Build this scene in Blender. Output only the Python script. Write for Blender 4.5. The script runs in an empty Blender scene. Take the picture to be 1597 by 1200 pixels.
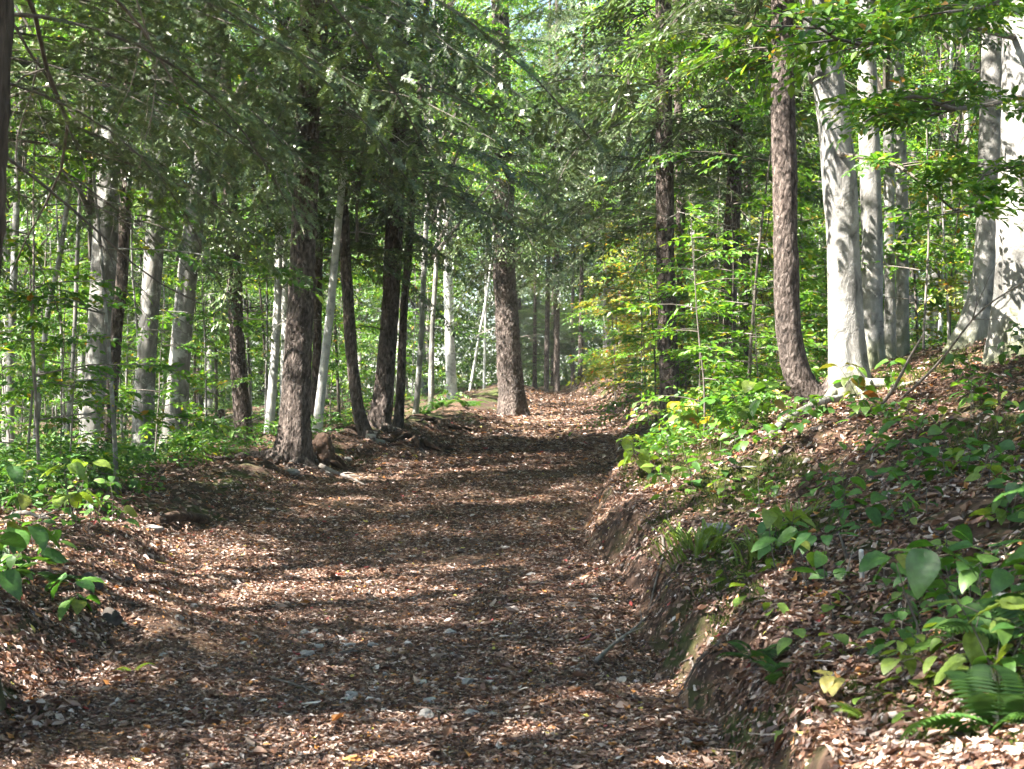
import bpy, math, random
import numpy as np

rng = np.random.default_rng(11)
random.seed(11)
R = math.radians
PI = math.pi
sc = bpy.context.scene
COL = sc.collection

# ------------------------------------------------------------------ camera
FPX, CX, HY, EYE = 2400.0, 798.5, 640.0, 1.65     # focal length in photo pixels, centre column, horizon row, eye height
cam = bpy.data.cameras.new("camera")
cam_o = bpy.data.objects.new("camera", cam)
COL.objects.link(cam_o)
cam_o.location = (0, 0, EYE)
cam_o.rotation_euler = (R(90), 0, 0)
cam.sensor_width = 36
cam.lens = FPX / 1597 * 36
cam.shift_y = (HY - 600) / 1597
cam.clip_end = 1000
cam.dof.use_dof = True
cam.dof.focus_distance = 17
cam.dof.aperture_fstop = 7.5
sc.camera = cam_o

# ------------------------------------------------------------------ light
SUN_EL, SUN_TO = 49.0, (-0.92, -0.39)             # elevation, horizontal direction towards the sun
world = bpy.data.worlds.new("World")
sc.world = world
world.use_nodes = True
wn = world.node_tree.nodes
wl = world.node_tree.links
bg = wn.get("Background") or wn.new("ShaderNodeBackground")
wo = wn.get("World Output") or wn.new("ShaderNodeOutputWorld")
sky = wn.new("ShaderNodeTexSky")
sky.sky_type = 'NISHITA'
sky.sun_disc = False
sky.sun_elevation = R(SUN_EL)
sky.sun_rotation = math.atan2(SUN_TO[0], SUN_TO[1])
wl.new(sky.outputs[0], bg.inputs[0])
bg.inputs[1].default_value = 0.05
wl.new(bg.outputs[0], wo.inputs[0])
sun = bpy.data.lights.new("sun", 'SUN')
sun.energy = 5.0
sun.angle = R(0.5)
sun.color = (1.0, 0.94, 0.84)
sun_o = bpy.data.objects.new("sun", sun)
COL.objects.link(sun_o)
hl = math.hypot(*SUN_TO)
from mathutils import Vector
sd = Vector((SUN_TO[0] / hl * math.cos(R(SUN_EL)), SUN_TO[1] / hl * math.cos(R(SUN_EL)), math.sin(R(SUN_EL))))
sun_o.rotation_euler = sd.to_track_quat('Z', 'Y').to_euler()
sun_o.location = (-20, -15, 40)
sc.view_settings.view_transform = 'Standard'
sc.view_settings.look = 'None'
sc.view_settings.exposure = 3.1
sc.view_settings.gamma = 1.0
sc.cycles.max_bounces = 5
sc.cycles.diffuse_bounces = 3
sc.cycles.glossy_bounces = 2
sc.cycles.volume_bounces = 0
sc.cycles.use_adaptive_sampling = True
sc.cycles.adaptive_threshold = .03
sc.cycles.caustics_reflective = False
sc.cycles.caustics_refractive = False

# ------------------------------------------------------------------ noise and ground shape
def _h(ix, iy, iz):
    n = (ix * 374761393 + iy * 668265263 + iz * 2147483647 + 1013) & 0xFFFFFFFF
    n = ((n ^ (n >> 13)) * 1274126177) & 0xFFFFFFFF
    n = (n ^ (n >> 16)) & 0xFFFFFFFF
    return n / 4294967295.0

def vn(x, y, z=0.0):
    """smooth value noise in 0..1"""
    x, y, z = np.broadcast_arrays(np.asarray(x, float), np.asarray(y, float), np.asarray(z, float))
    fx, fy, fz = np.floor(x), np.floor(y), np.floor(z)
    ix, iy, iz = fx.astype(np.int64), fy.astype(np.int64), fz.astype(np.int64)
    tx, ty, tz = x - fx, y - fy, z - fz
    tx, ty, tz = [t * t * (3 - 2 * t) for t in (tx, ty, tz)]
    def L(a, b, t): return a + (b - a) * t
    return L(L(L(_h(ix, iy, iz), _h(ix + 1, iy, iz), tx), L(_h(ix, iy + 1, iz), _h(ix + 1, iy + 1, iz), tx), ty),
             L(L(_h(ix, iy, iz + 1), _h(ix + 1, iy, iz + 1), tx), L(_h(ix, iy + 1, iz + 1), _h(ix + 1, iy + 1, iz + 1), tx), ty), tz)

_ty = np.linspace(-80, 320, 2001)
def _table(ys, vs, k=15):
    t = np.interp(_ty, ys, vs)
    p = np.pad(t, k, mode='edge')
    return np.convolve(p, np.ones(2 * k + 1) / (2 * k + 1), 'valid')
_YS = [-80, 0, 7, 10, 14, 18, 22, 28, 36, 45, 52, 62, 75, 100, 320]
_L = _table(_YS, [-1.9, -1.9, -2.0, -2.35, -2.7, -2.4, -1.75, -.95, -.1, .5, .7, .3, -1.5, -8, -60])
_R = _table(_YS, [.9, .9, .86, .70, .78, 1.1, 1.6, 2.2, 2.6, 2.55, 2.15, 1.9, .5, -6, -58])
_Z = _table([-80, 0, 48, 54, 70, 320], [-3.0, 0, 2.16, 2.3, 2.1, 1.0], 10)
def RL(y): return np.interp(y, _ty, _L)
def RR(y): return np.interp(y, _ty, _R)
def ZR(y): return np.interp(y, _ty, _Z)

def H(x, y, rough=True):
    x = np.asarray(x, float); y = np.asarray(y, float)
    wob = (vn(x * 0 + 3.3, y * .9) - .5) * .28 + (vn(x * 0 + 8.1, y * 2.7) - .5) * .12
    ur = x - RR(y) - wob
    ul = RL(y) - x + (vn(x * 0 + 5.5, y * .7) - .5) * .4
    b = np.interp(ur, [-1.2, -.06, .06, .16, .5, 1.1, 2.15, 3.7, 6, 10, 20, 60, 200], [0, .0, .17, .32, .44, .68, 1.07, 1.5, 1.85, 2.3, 3.2, 6.5, 12])
    k = np.interp(y, [0, 16, 24, 40, 60], [1, 1, .8, .75, .6])
    near = np.exp(-((y - 8) / 3.0) ** 2)
    l = np.interp(ul, [-.6, 0, .3, .7, 1.5, 4, 10, 30, 200], [0, .05, .16, .24, .17, -.15, -.6, -2.2, -9])
    l = l + near * np.interp(ul, [0, .5, 1.2, 3], [0, .12, .16, 0])
    z = ZR(y) + b * k + l
    road = np.clip(np.minimum(-ur, -ul) / .5, 0, 1)
    z = z - road * .05 * np.clip(1 - ((x - (RL(y) + RR(y)) / 2) / 1.6) ** 2, -.5, 1)
    if rough:
        cut = np.exp(-((ur - .12) / .16) ** 2)
        z = z + cut * ((vn(x * 7, y * 3.2, 61) - .5) * .16 + (vn(x * 17, y * 9, 62) - .5) * .07)
        off = 1 - road
        z = z + (vn(x * .5, y * .5) - .5) * .22 * off + (vn(x * 1.7, y * 1.7, 3) - .5) * (.03 + .10 * off) \
              + (vn(x * 5, y * 5, 7) - .5) * (.018 + .05 * off) + (vn(x * 13, y * 13, 9) - .5) * (.012 + .02 * off)
    return z

def W(px, py, Y):
    """a point of the photograph, taken to stand at distance Y"""
    return np.array([(px - CX) * Y / FPX, Y, EYE + (HY - py) * Y / FPX])

# ------------------------------------------------------------------ mesh helpers
def crown_mesh(name, lv, wd, m):
    V, f3, f4 = wd.data(); lv.add(V, f3 if len(f3) else None, f4 if len(f4) else None, 1)
    return lv.mesh(name, [m, M_TWIG])
class MB:
    def __init__(s):
        s.V, s.F3, s.F4, s.M3, s.M4, s.n = [], [], [], [], [], 0
    def add(s, v, f3=None, f4=None, mat=0):
        v = np.asarray(v, float).reshape(-1, 3)
        if f3 is not None and len(f3):
            f = np.asarray(f3, np.int64).reshape(-1, 3) + s.n
            s.F3.append(f); s.M3.append(np.full(len(f), mat))
        if f4 is not None and len(f4):
            f = np.asarray(f4, np.int64).reshape(-1, 4) + s.n
            s.F4.append(f); s.M4.append(np.full(len(f), mat))
        s.V.append(v); s.n += len(v)
        return s
    def data(s):
        V = np.concatenate(s.V) if s.V else np.zeros((0, 3))
        return V, (np.concatenate(s.F3) if s.F3 else np.zeros((0, 3), int)), (np.concatenate(s.F4) if s.F4 else np.zeros((0, 4), int))
    def mesh(s, name, mats, smooth=False):
        V, f3, f4 = s.data()
        me = bpy.data.meshes.new(name)
        me.vertices.add(len(V))
        me.vertices.foreach_set("co", V.astype(np.float32).ravel())
        idx = np.concatenate([f3.ravel(), f4.ravel()]).astype(np.int32)
        tot = np.concatenate([np.full(len(f3), 3), np.full(len(f4), 4)]).astype(np.int32)
        st = np.concatenate([[0], np.cumsum(tot)[:-1]]).astype(np.int32)
        me.loops.add(len(idx))
        me.loops.foreach_set("vertex_index", idx)
        me.polygons.add(len(tot))
        me.polygons.foreach_set("loop_start", st)
        me.polygons.foreach_set("loop_total", tot)
        if not isinstance(mats, (list, tuple)): mats = [mats]
        for m in mats: me.materials.append(m)
        mi = np.concatenate((s.M3 or [np.zeros(0)]) + (s.M4 or [np.zeros(0)])).astype(np.int32)
        if len(mats) > 1: me.polygons.foreach_set("material_index", mi)
        me.polygons.foreach_set("use_smooth", np.full(len(tot), bool(smooth)))
        me.update(calc_edges=True)
        return me
    def build(s, name, mats, parent=None, smooth=False):
        return link(name, s.mesh(name, mats, smooth), parent)

def link(name, data, parent=None, loc=None, rotz=0.0, scale=None):
    o = bpy.data.objects.new(name, data)
    COL.objects.link(o)
    if parent is not None: o.parent = parent
    if loc is not None: o.location = tuple(float(c) for c in loc)
    if rotz: o.rotation_euler = (0, 0, rotz)
    if scale is not None: o.scale = scale if hasattr(scale, '__len__') else (scale,) * 3
    return o

def tag(o, label, cat, group=None, kind=None):
    o["label"] = label; o["category"] = cat
    if group: o["group"] = group
    if kind: o["kind"] = kind
    return o

def rots(yaw, pitch, roll):
    yaw, pitch, roll = np.broadcast_arrays(yaw, pitch, roll)
    cy, sy, cp, sp, cr, sr = np.cos(yaw), np.sin(yaw), np.cos(pitch), np.sin(pitch), np.cos(roll), np.sin(roll)
    M = np.empty(yaw.shape + (3, 3))
    M[..., 0, 0] = cy * cp; M[..., 0, 1] = cy * sp * sr - sy * cr; M[..., 0, 2] = cy * sp * cr + sy * sr
    M[..., 1, 0] = sy * cp; M[..., 1, 1] = sy * sp * sr + cy * cr; M[..., 1, 2] = sy * sp * cr - cy * sr
    M[..., 2, 0] = -sp;     M[..., 2, 1] = cp * sr;                M[..., 2, 2] = cp * cr
    return M

def spread(T, P, M, S):
    """copies of template T = (verts, f3, f4) at points P with rotations M and scales S"""
    v, f3, f4 = T
    N, k = len(P), len(v)
    S = np.broadcast_to(np.asarray(S, float), (N,))
    V = np.einsum('nij,kj->nki', M, v) * S[:, None, None] + np.asarray(P)[:, None, :]
    o = (np.arange(N) * k)[:, None, None]
    return V.reshape(-1, 3), (f3[None] + o).reshape(-1, 3) if len(f3) else None, (f4[None] + o).reshape(-1, 4) if len(f4) else None

def tube(mb, pts, rad, sides=6, mat=0, bump=None, cap=True):
    P = np.asarray(pts, float); n = len(P)
    r = np.broadcast_to(np.asarray(rad, float), (n,)).copy()
    t = np.gradient(P, axis=0)
    t /= np.linalg.norm(t, axis=1)[:, None] + 1e-9
    m = np.abs(t.mean(0))
    ref = np.array([0, 1.0, 0]) if m[2] > max(m[0], m[1]) else np.array([0, 0, 1.0])
    u = np.cross(t, ref); u /= np.linalg.norm(u, axis=1)[:, None] + 1e-9
    v = np.cross(t, u)
    a = np.linspace(0, 2 * PI, sides, endpoint=False)
    d = np.cos(a)[None, :, None] * u[:, None, :] + np.sin(a)[None, :, None] * v[:, None, :]
    rr = np.repeat(r[:, None], sides, 1)
    if bump is not None: rr = bump(rr, P, a, d)
    V = P[:, None, :] + d * rr[:, :, None]
    i = np.arange(n - 1)[:, None] * sides; j = np.arange(sides)[None, :]; j2 = (j + 1) % sides
    f4 = np.stack([i + j, i + sides + j, i + sides + j2, i + j2], -1).reshape(-1, 4)
    V = V.reshape(-1, 3)
    f3 = []
    if cap:
        V = np.concatenate([V, P[-1:] + t[-1] * r[-1] * .4, P[:1] - t[0] * r[0] * .2])
        e, b = n * sides, n * sides + 1
        for q in range(sides):
            q2 = (q + 1) % sides
            f3.append((e, (n - 1) * sides + q2, (n - 1) * sides + q)); f3.append((b, q, q2))
    mb.add(V, f3, f4, mat)

def smooth_path(pts, n):
    """Catmull-Rom through pts, n points"""
    P = np.asarray(pts, float)
    if len(P) == 2:
        s = np.linspace(0, 1, n)[:, None]
        return P[0] * (1 - s) + P[1] * s
    Q = np.vstack([2 * P[0] - P[1], P, 2 * P[-1] - P[-2]])
    seg = np.linalg.norm(np.diff(P, axis=0), axis=1); cum = np.concatenate([[0], np.cumsum(seg)])
    s = np.linspace(0, cum[-1], n)
    k = np.clip(np.searchsorted(cum, s, 'right') - 1, 0, len(P) - 2)
    t = ((s - cum[k]) / (seg[k] + 1e-9))[:, None]
    a, b, c, d = Q[k], Q[k + 1], Q[k + 2], Q[k + 3]
    return .5 * (2 * b + (c - a) * t + (2 * a - 5 * b + 4 * c - d) * t ** 2 + (3 * b - a - 3 * c + d) * t ** 3)

# ------------------------------------------------------------------ materials
def mat(name):
    m = bpy.data.materials.new(name); m.use_nodes = True
    nt = m.node_tree; nt.nodes.clear()
    out = nt.nodes.new("ShaderNodeOutputMaterial")
    def N(kind, **kw):
        nd = nt.nodes.new(kind)
        for k, v in kw.items(): setattr(nd, k, v)
        return nd
    def K(a, b): nt.links.new(a, b)
    return m, N, K, out

def ramp(N, stops, interp='LINEAR'):
    r = N("ShaderNodeValToRGB"); cr = r.color_ramp; cr.interpolation = interp
    while len(cr.elements) < len(stops): cr.elements.new(0.5)
    for e, (p, c) in zip(cr.elements, stops):
        e.position = p; e.color = (c[0], c[1], c[2], 1)
    return r

def leaf_mat(name, stops, trans=0.45, tint=(1.2, 1.15, .5), gloss=.035, rough=.45, interp='LINEAR', mottle=False):
    m, N, K, out = mat(name)
    g = N("ShaderNodeNewGeometry")
    r = ramp(N, stops, interp); K(g.outputs["Random Per Island"], r.inputs[0])
    oi = N("ShaderNodeObjectInfo")
    hs = N("ShaderNodeHueSaturation")
    mr = N("ShaderNodeMapRange"); mr.inputs["To Min"].default_value = .80; mr.inputs["To Max"].default_value = 1.2
    K(oi.outputs["Random"], mr.inputs[0]); K(mr.outputs[0], hs.inputs["Value"]); K(r.outputs[0], hs.inputs["Color"])
    d = N("ShaderNodeBsdfDiffuse")
    if mottle:
        tc = N("ShaderNodeTexCoord"); nz = N("ShaderNodeTexNoise"); nz.inputs["Scale"].default_value = 38; nz.inputs["Detail"].default_value = 5; nz.inputs["Roughness"].default_value = .7
        K(tc.outputs["Object"], nz.inputs["Vector"]); m3 = N("ShaderNodeMapRange"); m3.inputs[1].default_value = .3; m3.inputs[2].default_value = .7; m3.inputs[3].default_value = .6; m3.inputs[4].default_value = 1.35
        K(nz.outputs["Fac"], m3.inputs[0]); mm = N("ShaderNodeMath", operation='MULTIPLY'); K(m3.outputs[0], mm.inputs[0]); K(mr.outputs[0], mm.inputs[1]); K(mm.outputs[0], hs.inputs["Value"])
    K(hs.outputs[0], d.inputs[0])
    if trans > 0:
        t = N("ShaderNodeBsdfTranslucent")
        mx = N("ShaderNodeMix", data_type='RGBA', blend_type='MULTIPLY'); mx.inputs[0].default_value = 1
        K(hs.outputs[0], mx.inputs[6]); mx.inputs[7].default_value = (*tint, 1)
        K(mx.outputs[2], t.inputs[0])
        ms = N("ShaderNodeMixShader"); ms.inputs[0].default_value = trans
        K(d.outputs[0], ms.inputs[1]); K(t.outputs[0], ms.inputs[2]); base = ms.outputs[0]
    else: base = d.outputs[0]
    gl = N("ShaderNodeBsdfGlossy"); gl.inputs["Roughness"].default_value = rough; gl.inputs[0].default_value = (1, 1, 1, 1)
    m2 = N("ShaderNodeMixShader"); m2.inputs[0].default_value = gloss
    K(base, m2.inputs[1]); K(gl.outputs[0], m2.inputs[2]); K(m2.outputs[0], out.inputs[0])
    return m

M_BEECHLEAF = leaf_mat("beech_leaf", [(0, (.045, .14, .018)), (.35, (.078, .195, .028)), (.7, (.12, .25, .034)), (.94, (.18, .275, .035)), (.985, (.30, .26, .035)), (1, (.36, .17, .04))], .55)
M_YELLOWLEAF = leaf_mat("turning_leaf", [(0, (.10, .18, .03)), (.4, (.19, .24, .04)), (.75, (.30, .27, .05)), (.95, (.40, .24, .05)), (1, (.42, .13, .05))], .5)
M_HEMLOCK = leaf_mat("hemlock_needles", [(0, (.036, .066, .024)), (.5, (.062, .105, .034)), (.85, (.095, .15, .045)), (1, (.16, .19, .06))], .25, (1.1, 1.1, .6), .07, .38)
M_FARLEAF = leaf_mat("far_leaf", [(0, (.04, .10, .03)), (.4, (.075, .165, .035)), (.8, (.125, .24, .04)), (1, (.22, .26, .05))], .5)
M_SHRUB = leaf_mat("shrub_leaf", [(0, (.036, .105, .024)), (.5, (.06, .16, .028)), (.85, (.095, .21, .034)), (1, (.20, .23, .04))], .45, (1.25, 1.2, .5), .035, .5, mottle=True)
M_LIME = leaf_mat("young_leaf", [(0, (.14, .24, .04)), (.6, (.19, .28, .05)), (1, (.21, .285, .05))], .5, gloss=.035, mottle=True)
M_PALEYELLOW = leaf_mat("yellowed_leaf", [(0, (.40, .36, .09)), (1, (.50, .42, .12))], .4, gloss=.03, mottle=True)
M_FERN = leaf_mat("fern_leaf", [(0, (.035, .09, .02)), (1, (.075, .16, .035))], .45, gloss=.02)
M_LITTER = leaf_mat("fallen_leaf", [(0, (.05, .026, .019)), (.16, (.085, .041, .027)), (.34, (.135, .065, .040)), (.52, (.185, .095, .057)), (.66, (.24, .136, .088)),
                                    (.77, (.35, .245, .185)), (.87, (.48, .38, .325)), (.935, (.60, .52, .475)), (.965, (.42, .19, .05)), (.989, (.36, .07, .06)), (.9925, (.40, .12, .15)), (.996, (.42, .38, .08))],
                    .12, (1.1, .8, .5), .05, .5, 'CONSTANT')

M_MOSS = leaf_mat("moss", [(0, (.022, .038, .008)), (.6, (.06, .085, .016)), (1, (.13, .14, .03))], .2, gloss=0.02)
def bark(name, stops, scale, stretch, bump=.6, dist=.03, moss=0.0, blot=None, fine=40):
    m, N, K, out = mat(name)
    tc = N("ShaderNodeTexCoord"); oi = N("ShaderNodeObjectInfo")
    off = N("ShaderNodeVectorMath", operation='SCALE'); off.inputs[0].default_value = (31, 17, 9); K(oi.outputs["Random"], off.inputs["Scale"])
    ad = N("ShaderNodeVectorMath", operation='ADD'); K(tc.outputs["Object"], ad.inputs[0]); K(off.outputs[0], ad.inputs[1])
    mp = N("ShaderNodeMapping"); mp.inputs["Scale"].default_value = (1, 1, stretch); K(ad.outputs[0], mp.inputs[0])
    n1 = N("ShaderNodeTexNoise"); n1.inputs["Scale"].default_value = scale; n1.inputs["Detail"].default_value = 8; n1.inputs["Roughness"].default_value = .62
    n1.inputs["Distortion"].default_value = .6
    K(mp.outputs[0], n1.inputs["Vector"])
    n2 = N("ShaderNodeTexNoise"); n2.inputs["Scale"].default_value = 2.2; n2.inputs["Detail"].default_value = 5; K(ad.outputs[0], n2.inputs["Vector"])
    vo = N("ShaderNodeTexVoronoi", feature='DISTANCE_TO_EDGE'); vo.inputs["Scale"].default_value = scale * .8; K(mp.outputs[0], vo.inputs["Vector"])
    r = ramp(N, stops); K(n1.outputs["Fac"], r.inputs[0])
    col = r.outputs[0]
    r2 = ramp(N, [(.35, (.62, .62, .62)), (.65, (1.15, 1.12, 1.1))]); K(n2.outputs["Fac"], r2.inputs[0])
    mx = N("ShaderNodeMix", data_type='RGBA', blend_type='MULTIPLY'); mx.inputs[0].default_value = .85; K(col, mx.inputs[6]); K(r2.outputs[0], mx.inputs[7]); col = mx.outputs[2]
    if blot:
        n3 = N("ShaderNodeTexNoise"); n3.inputs["Scale"].default_value = 5.5; n3.inputs["Detail"].default_value = 6; n3.inputs["Roughness"].default_value = .7; K(ad.outputs[0], n3.inputs["Vector"])
        r3 = ramp(N, [(.53, (0, 0, 0)), (.60, (.9, .9, .9))]); K(n3.outputs["Fac"], r3.inputs[0])
        mx = N("ShaderNodeMix", data_type='RGBA'); K(r3.outputs[0], mx.inputs[0]); K(col, mx.inputs[6]); mx.inputs[7].default_value = (*blot, 1); col = mx.outputs[2]
        mp2 = N("ShaderNodeMapping"); mp2.inputs["Scale"].default_value = (6, 6, 34); K(ad.outputs[0], mp2.inputs[0])
        n4 = N("ShaderNodeTexNoise"); n4.inputs["Scale"].default_value = 1; n4.inputs["Detail"].default_value = 3; K(mp2.outputs[0], n4.inputs["Vector"])
        r4 = ramp(N, [(.66, (0, 0, 0)), (.74, (.75, .75, .75))]); K(n4.outputs["Fac"], r4.inputs[0])
        mx = N("ShaderNodeMix", data_type='RGBA'); K(r4.outputs[0], mx.inputs[0]); K(col, mx.inputs[6]); mx.inputs[7].default_value = (.09, .08, .07, 1); col = mx.outputs[2]
    if moss > 0:
        sx = N("ShaderNodeSeparateXYZ"); K(tc.outputs["Object"], sx.inputs[0])
        ma = N("ShaderNodeMath", operation='MULTIPLY_ADD'); K(n2.outputs["Fac"], ma.inputs[0]); ma.inputs[1].default_value = 1.3; K(sx.outputs[2], ma.inputs[2])
        mr = N("ShaderNodeMapRange"); K(ma.outputs[0], mr.inputs[0]); mr.inputs[1].default_value = .55; mr.inputs[2].default_value = 1.05; mr.inputs[3].default_value = moss; mr.inputs[4].default_value = 0
        mx = N("ShaderNodeMix", data_type='RGBA'); K(mr.outputs[0], mx.inputs[0]); K(col, mx.inputs[6]); mx.inputs[7].default_value = (.15, .17, .05, 1); col = mx.outputs[2]
    b = N("ShaderNodeBsdfPrincipled"); b.inputs["Roughness"].default_value = .85; b.inputs["Specular IOR Level"].default_value = .25
    K(col, b.inputs["Base Color"])
    ah = N("ShaderNodeMath", operation='MULTIPLY_ADD'); K(vo.outputs["Distance"], ah.inputs[0]); ah.inputs[1].default_value = .8 if not blot else .1; K(n1.outputs["Fac"], ah.inputs[2])
    bp = N("ShaderNodeBump"); bp.inputs["Strength"].default_value = bump; bp.inputs["Distance"].default_value = dist; K(ah.outputs[0], bp.inputs["Height"])
    K(bp.outputs[0], b.inputs["Normal"]); K(b.outputs[0], out.inputs[0])
    return m

M_HBARK = bark("hemlock_bark", [(.34, (.018, .014, .012)), (.46, (.07, .054, .047)), (.58, (.135, .108, .096)), (.75, (.25, .215, .195))], 26, .45, 1.0, .04)
M_HBARKM = bark("hemlock_bark_mossy", [(.30, (.02, .016, .012)), (.48, (.06, .043, .032)), (.62, (.10, .075, .06)), (.8, (.16, .13, .11))], 16, .28, 1.0, .04, .25)
M_BBARK = bark("beech_bark", [(.32, (.075, .073, .068)), (.44, (.20, .196, .187)), (.57, (.29, .285, .272)), (.72, (.42, .415, .40))], 9, .6, .8, .04, .6, (.19, .18, .165))
M_DBARK = bark("grey_bark", [(.25, (.08, .08, .075)), (.5, (.17, .165, .155)), (.75, (.30, .29, .28))], 10, .4, .5, .03, .4, (.36, .36, .34))
M_PBARK = bark("birch_bark", [(.25, (.36, .36, .35)), (.5, (.50, .50, .49)), (.75, (.62, .62, .61))], 9, 1.0, .2, .01, 0, (.24, .24, .235))
M_TWIG = bark("twig_bark", [(.3, (.06, .05, .042)), (.6, (.13, .115, .10)), (.8, (.22, .205, .19))], 22, .5, .2, .005)
M_DEAD = bark("dead_wood", [(.3, (.10, .085, .07)), (.55, (.22, .195, .175)), (.8, (.36, .33, .30))], 26, .35, .4, .01)
M_PALETWIG = bark("pale_twig", [(.3, (.22, .20, .18)), (.55, (.38, .36, .33)), (.8, (.5, .48, .45))], 26, .35, .4, .01)
M_ROT = bark("rotten_wood", [(.3, (.018, .012, .009)), (.55, (.06, .036, .024)), (.8, (.15, .085, .05))], 18, .5, .9, .03)
M_STONE = bark("stone", [(.3, (.17, .16, .15)), (.55, (.30, .285, .27)), (.8, (.46, .445, .42))], 12, 1, .4, .02)
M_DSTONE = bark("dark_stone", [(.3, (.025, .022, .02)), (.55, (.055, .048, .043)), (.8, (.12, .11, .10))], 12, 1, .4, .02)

def ground_mat(name, path):
    m, N, K, out = mat(name)
    tc = N("ShaderNodeTexCoord")
    def noise(s, d=6, r=.6, dis=0):
        n = N("ShaderNodeTexNoise"); n.inputs["Scale"].default_value = s; n.inputs["Detail"].default_value = d; n.inputs["Roughness"].default_value = r; n.inputs["Distortion"].default_value = dis
        K(tc.outputs["Object"], n.inputs["Vector"]); return n
    v = N("ShaderNodeTexVoronoi"); v.inputs["Scale"].default_value = 21; K(tc.outputs["Object"], v.inputs["Vector"])
    sp = N("ShaderNodeSeparateColor"); K(v.outputs["Color"], sp.inputs[0])
    if path:
        lv = ramp(N, [(0, (.045, .027, .019)), (.25, (.10, .056, .036)), (.45, (.17, .098, .06)), (.65, (.25, .15, .09)), (.85, (.35, .24, .165))])
    else:
        lv = ramp(N, [(0, (.025, .015, .011)), (.3, (.055, .031, .021)), (.55, (.09, .052, .034)), (.8, (.14, .083, .055)), (.95, (.19, .12, .08))])
    K(sp.outputs[0], lv.inputs[0])
    soil = ramp(N, [(.3, (.03, .018, .013)), (.6, (.075, .047, .035)), (.8, (.13, .092, .074))]); ns = noise(9, 9, .7); K(ns.outputs["Fac"], soil.inputs[0])
    nm = noise(1.3 if path else 1.0, 5); rm = ramp(N, [(.40, (0, 0, 0)), (.56, (1, 1, 1))]); K(nm.outputs["Fac"], rm.inputs[0])
    mx = N("ShaderNodeMix", data_type='RGBA'); K(rm.outputs[0], mx.inputs[0]); K(lv.outputs[0], mx.inputs[6]); K(soil.outputs[0], mx.inputs[7]); col = mx.outputs[2]
    if not path:
        n5 = noise(.9, 7, .65); r5 = ramp(N, [(.50, (0, 0, 0)), (.60, (.85, .85, .85))]); K(n5.outputs["Fac"], r5.inputs[0])
        gm = ramp(N, [(.3, (.02, .03, .008)), (.7, (.075, .10, .022))]); n6 = noise(30, 5); K(n6.outputs["Fac"], gm.inputs[0])
        mx = N("ShaderNodeMix", data_type='RGBA'); K(r5.outputs[0], mx.inputs[0]); K(col, mx.inputs[6]); K(gm.outputs[0], mx.inputs[7]); col = mx.outputs[2]
    b = N("ShaderNodeBsdfPrincipled"); b.inputs["Roughness"].default_value = .9; b.inputs["Specular IOR Level"].default_value = .2
    K(col, b.inputs["Base Color"])
    nb = noise(26, 9, .75); bp = N("ShaderNodeBump"); bp.inputs["Strength"].default_value = .8; bp.inputs["Distance"].default_value = .03
    ah = N("ShaderNodeMath", operation='MULTIPLY_ADD'); K(v.outputs["Distance"], ah.inputs[0]); ah.inputs[1].default_value = .5; K(nb.outputs["Fac"], ah.inputs[2])
    K(ah.outputs[0], bp.inputs["Height"]); K(bp.outputs[0], b.inputs["Normal"]); K(b.outputs[0], out.inputs[0])
    return m
M_GROUND = ground_mat("forest_soil", False)
M_PATH = ground_mat("path_soil", True)

# ------------------------------------------------------------------ ground and path
def axis(dense, lo, hi, grow=1.18):
    a = list(dense)
    s = a[-1] - a[-2]
    while a[-1] < hi: s *= grow; a.append(a[-1] + s)
    s = dense[1] - dense[0]; b = [a[0]]
    while b[-1] > lo: s *= grow; b.append(b[-1] - s)
    return np.array(b[:0:-1] + a)
gx = axis(np.arange(-3.6, 5.2, .034), -170, 170)
gy = axis(np.concatenate([np.arange(3.6, 15, .045), np.arange(15, 17, .07), np.arange(17, 34, .11), np.arange(34, 60, .25)]), -60, 280)
def sheet(name, X, Y, Z, m, smooth=True):
    ny, nx = X.shape
    i = np.arange(ny - 1)[:, None] * nx; j = np.arange(nx - 1)[None, :]
    f = np.stack([i + j, i + j + 1, i + nx + j + 1, i + nx + j], -1).reshape(-1, 4)
    mb = MB(); mb.add(np.stack([X, Y, Z], -1).reshape(-1, 3), None, f)
    return mb.build(name, m, None, smooth)
X, Y = np.meshgrid(gx, gy)
g = sheet("ground", X, Y, H(X, Y), M_GROUND); g["kind"] = "structure"
yy = np.concatenate([np.arange(2.5, 20, .06), np.arange(20, 40, .12), np.arange(40, 90, .4)])
tt = np.linspace(0, 1, 61)
Yp = np.repeat(yy[:, None], 61, 1)
Lw = RL(yy) - .1 + (vn(yy * 1.3, 4.0) - .5) * .5; Rw = RR(yy) + .0 + (vn(yy * 1.1, 14.0) - .5) * .25
Xp = Lw[:, None] + (Rw - Lw)[:, None] * tt[None]
lift = .012 - .06 * np.clip((np.abs(tt - .5) * 2 - .9) / .1, 0, 1)[None] ** 1.5
p = sheet("path", Xp, Yp, H(Xp, Yp) + lift, M_PATH); p["kind"] = "structure"

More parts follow.
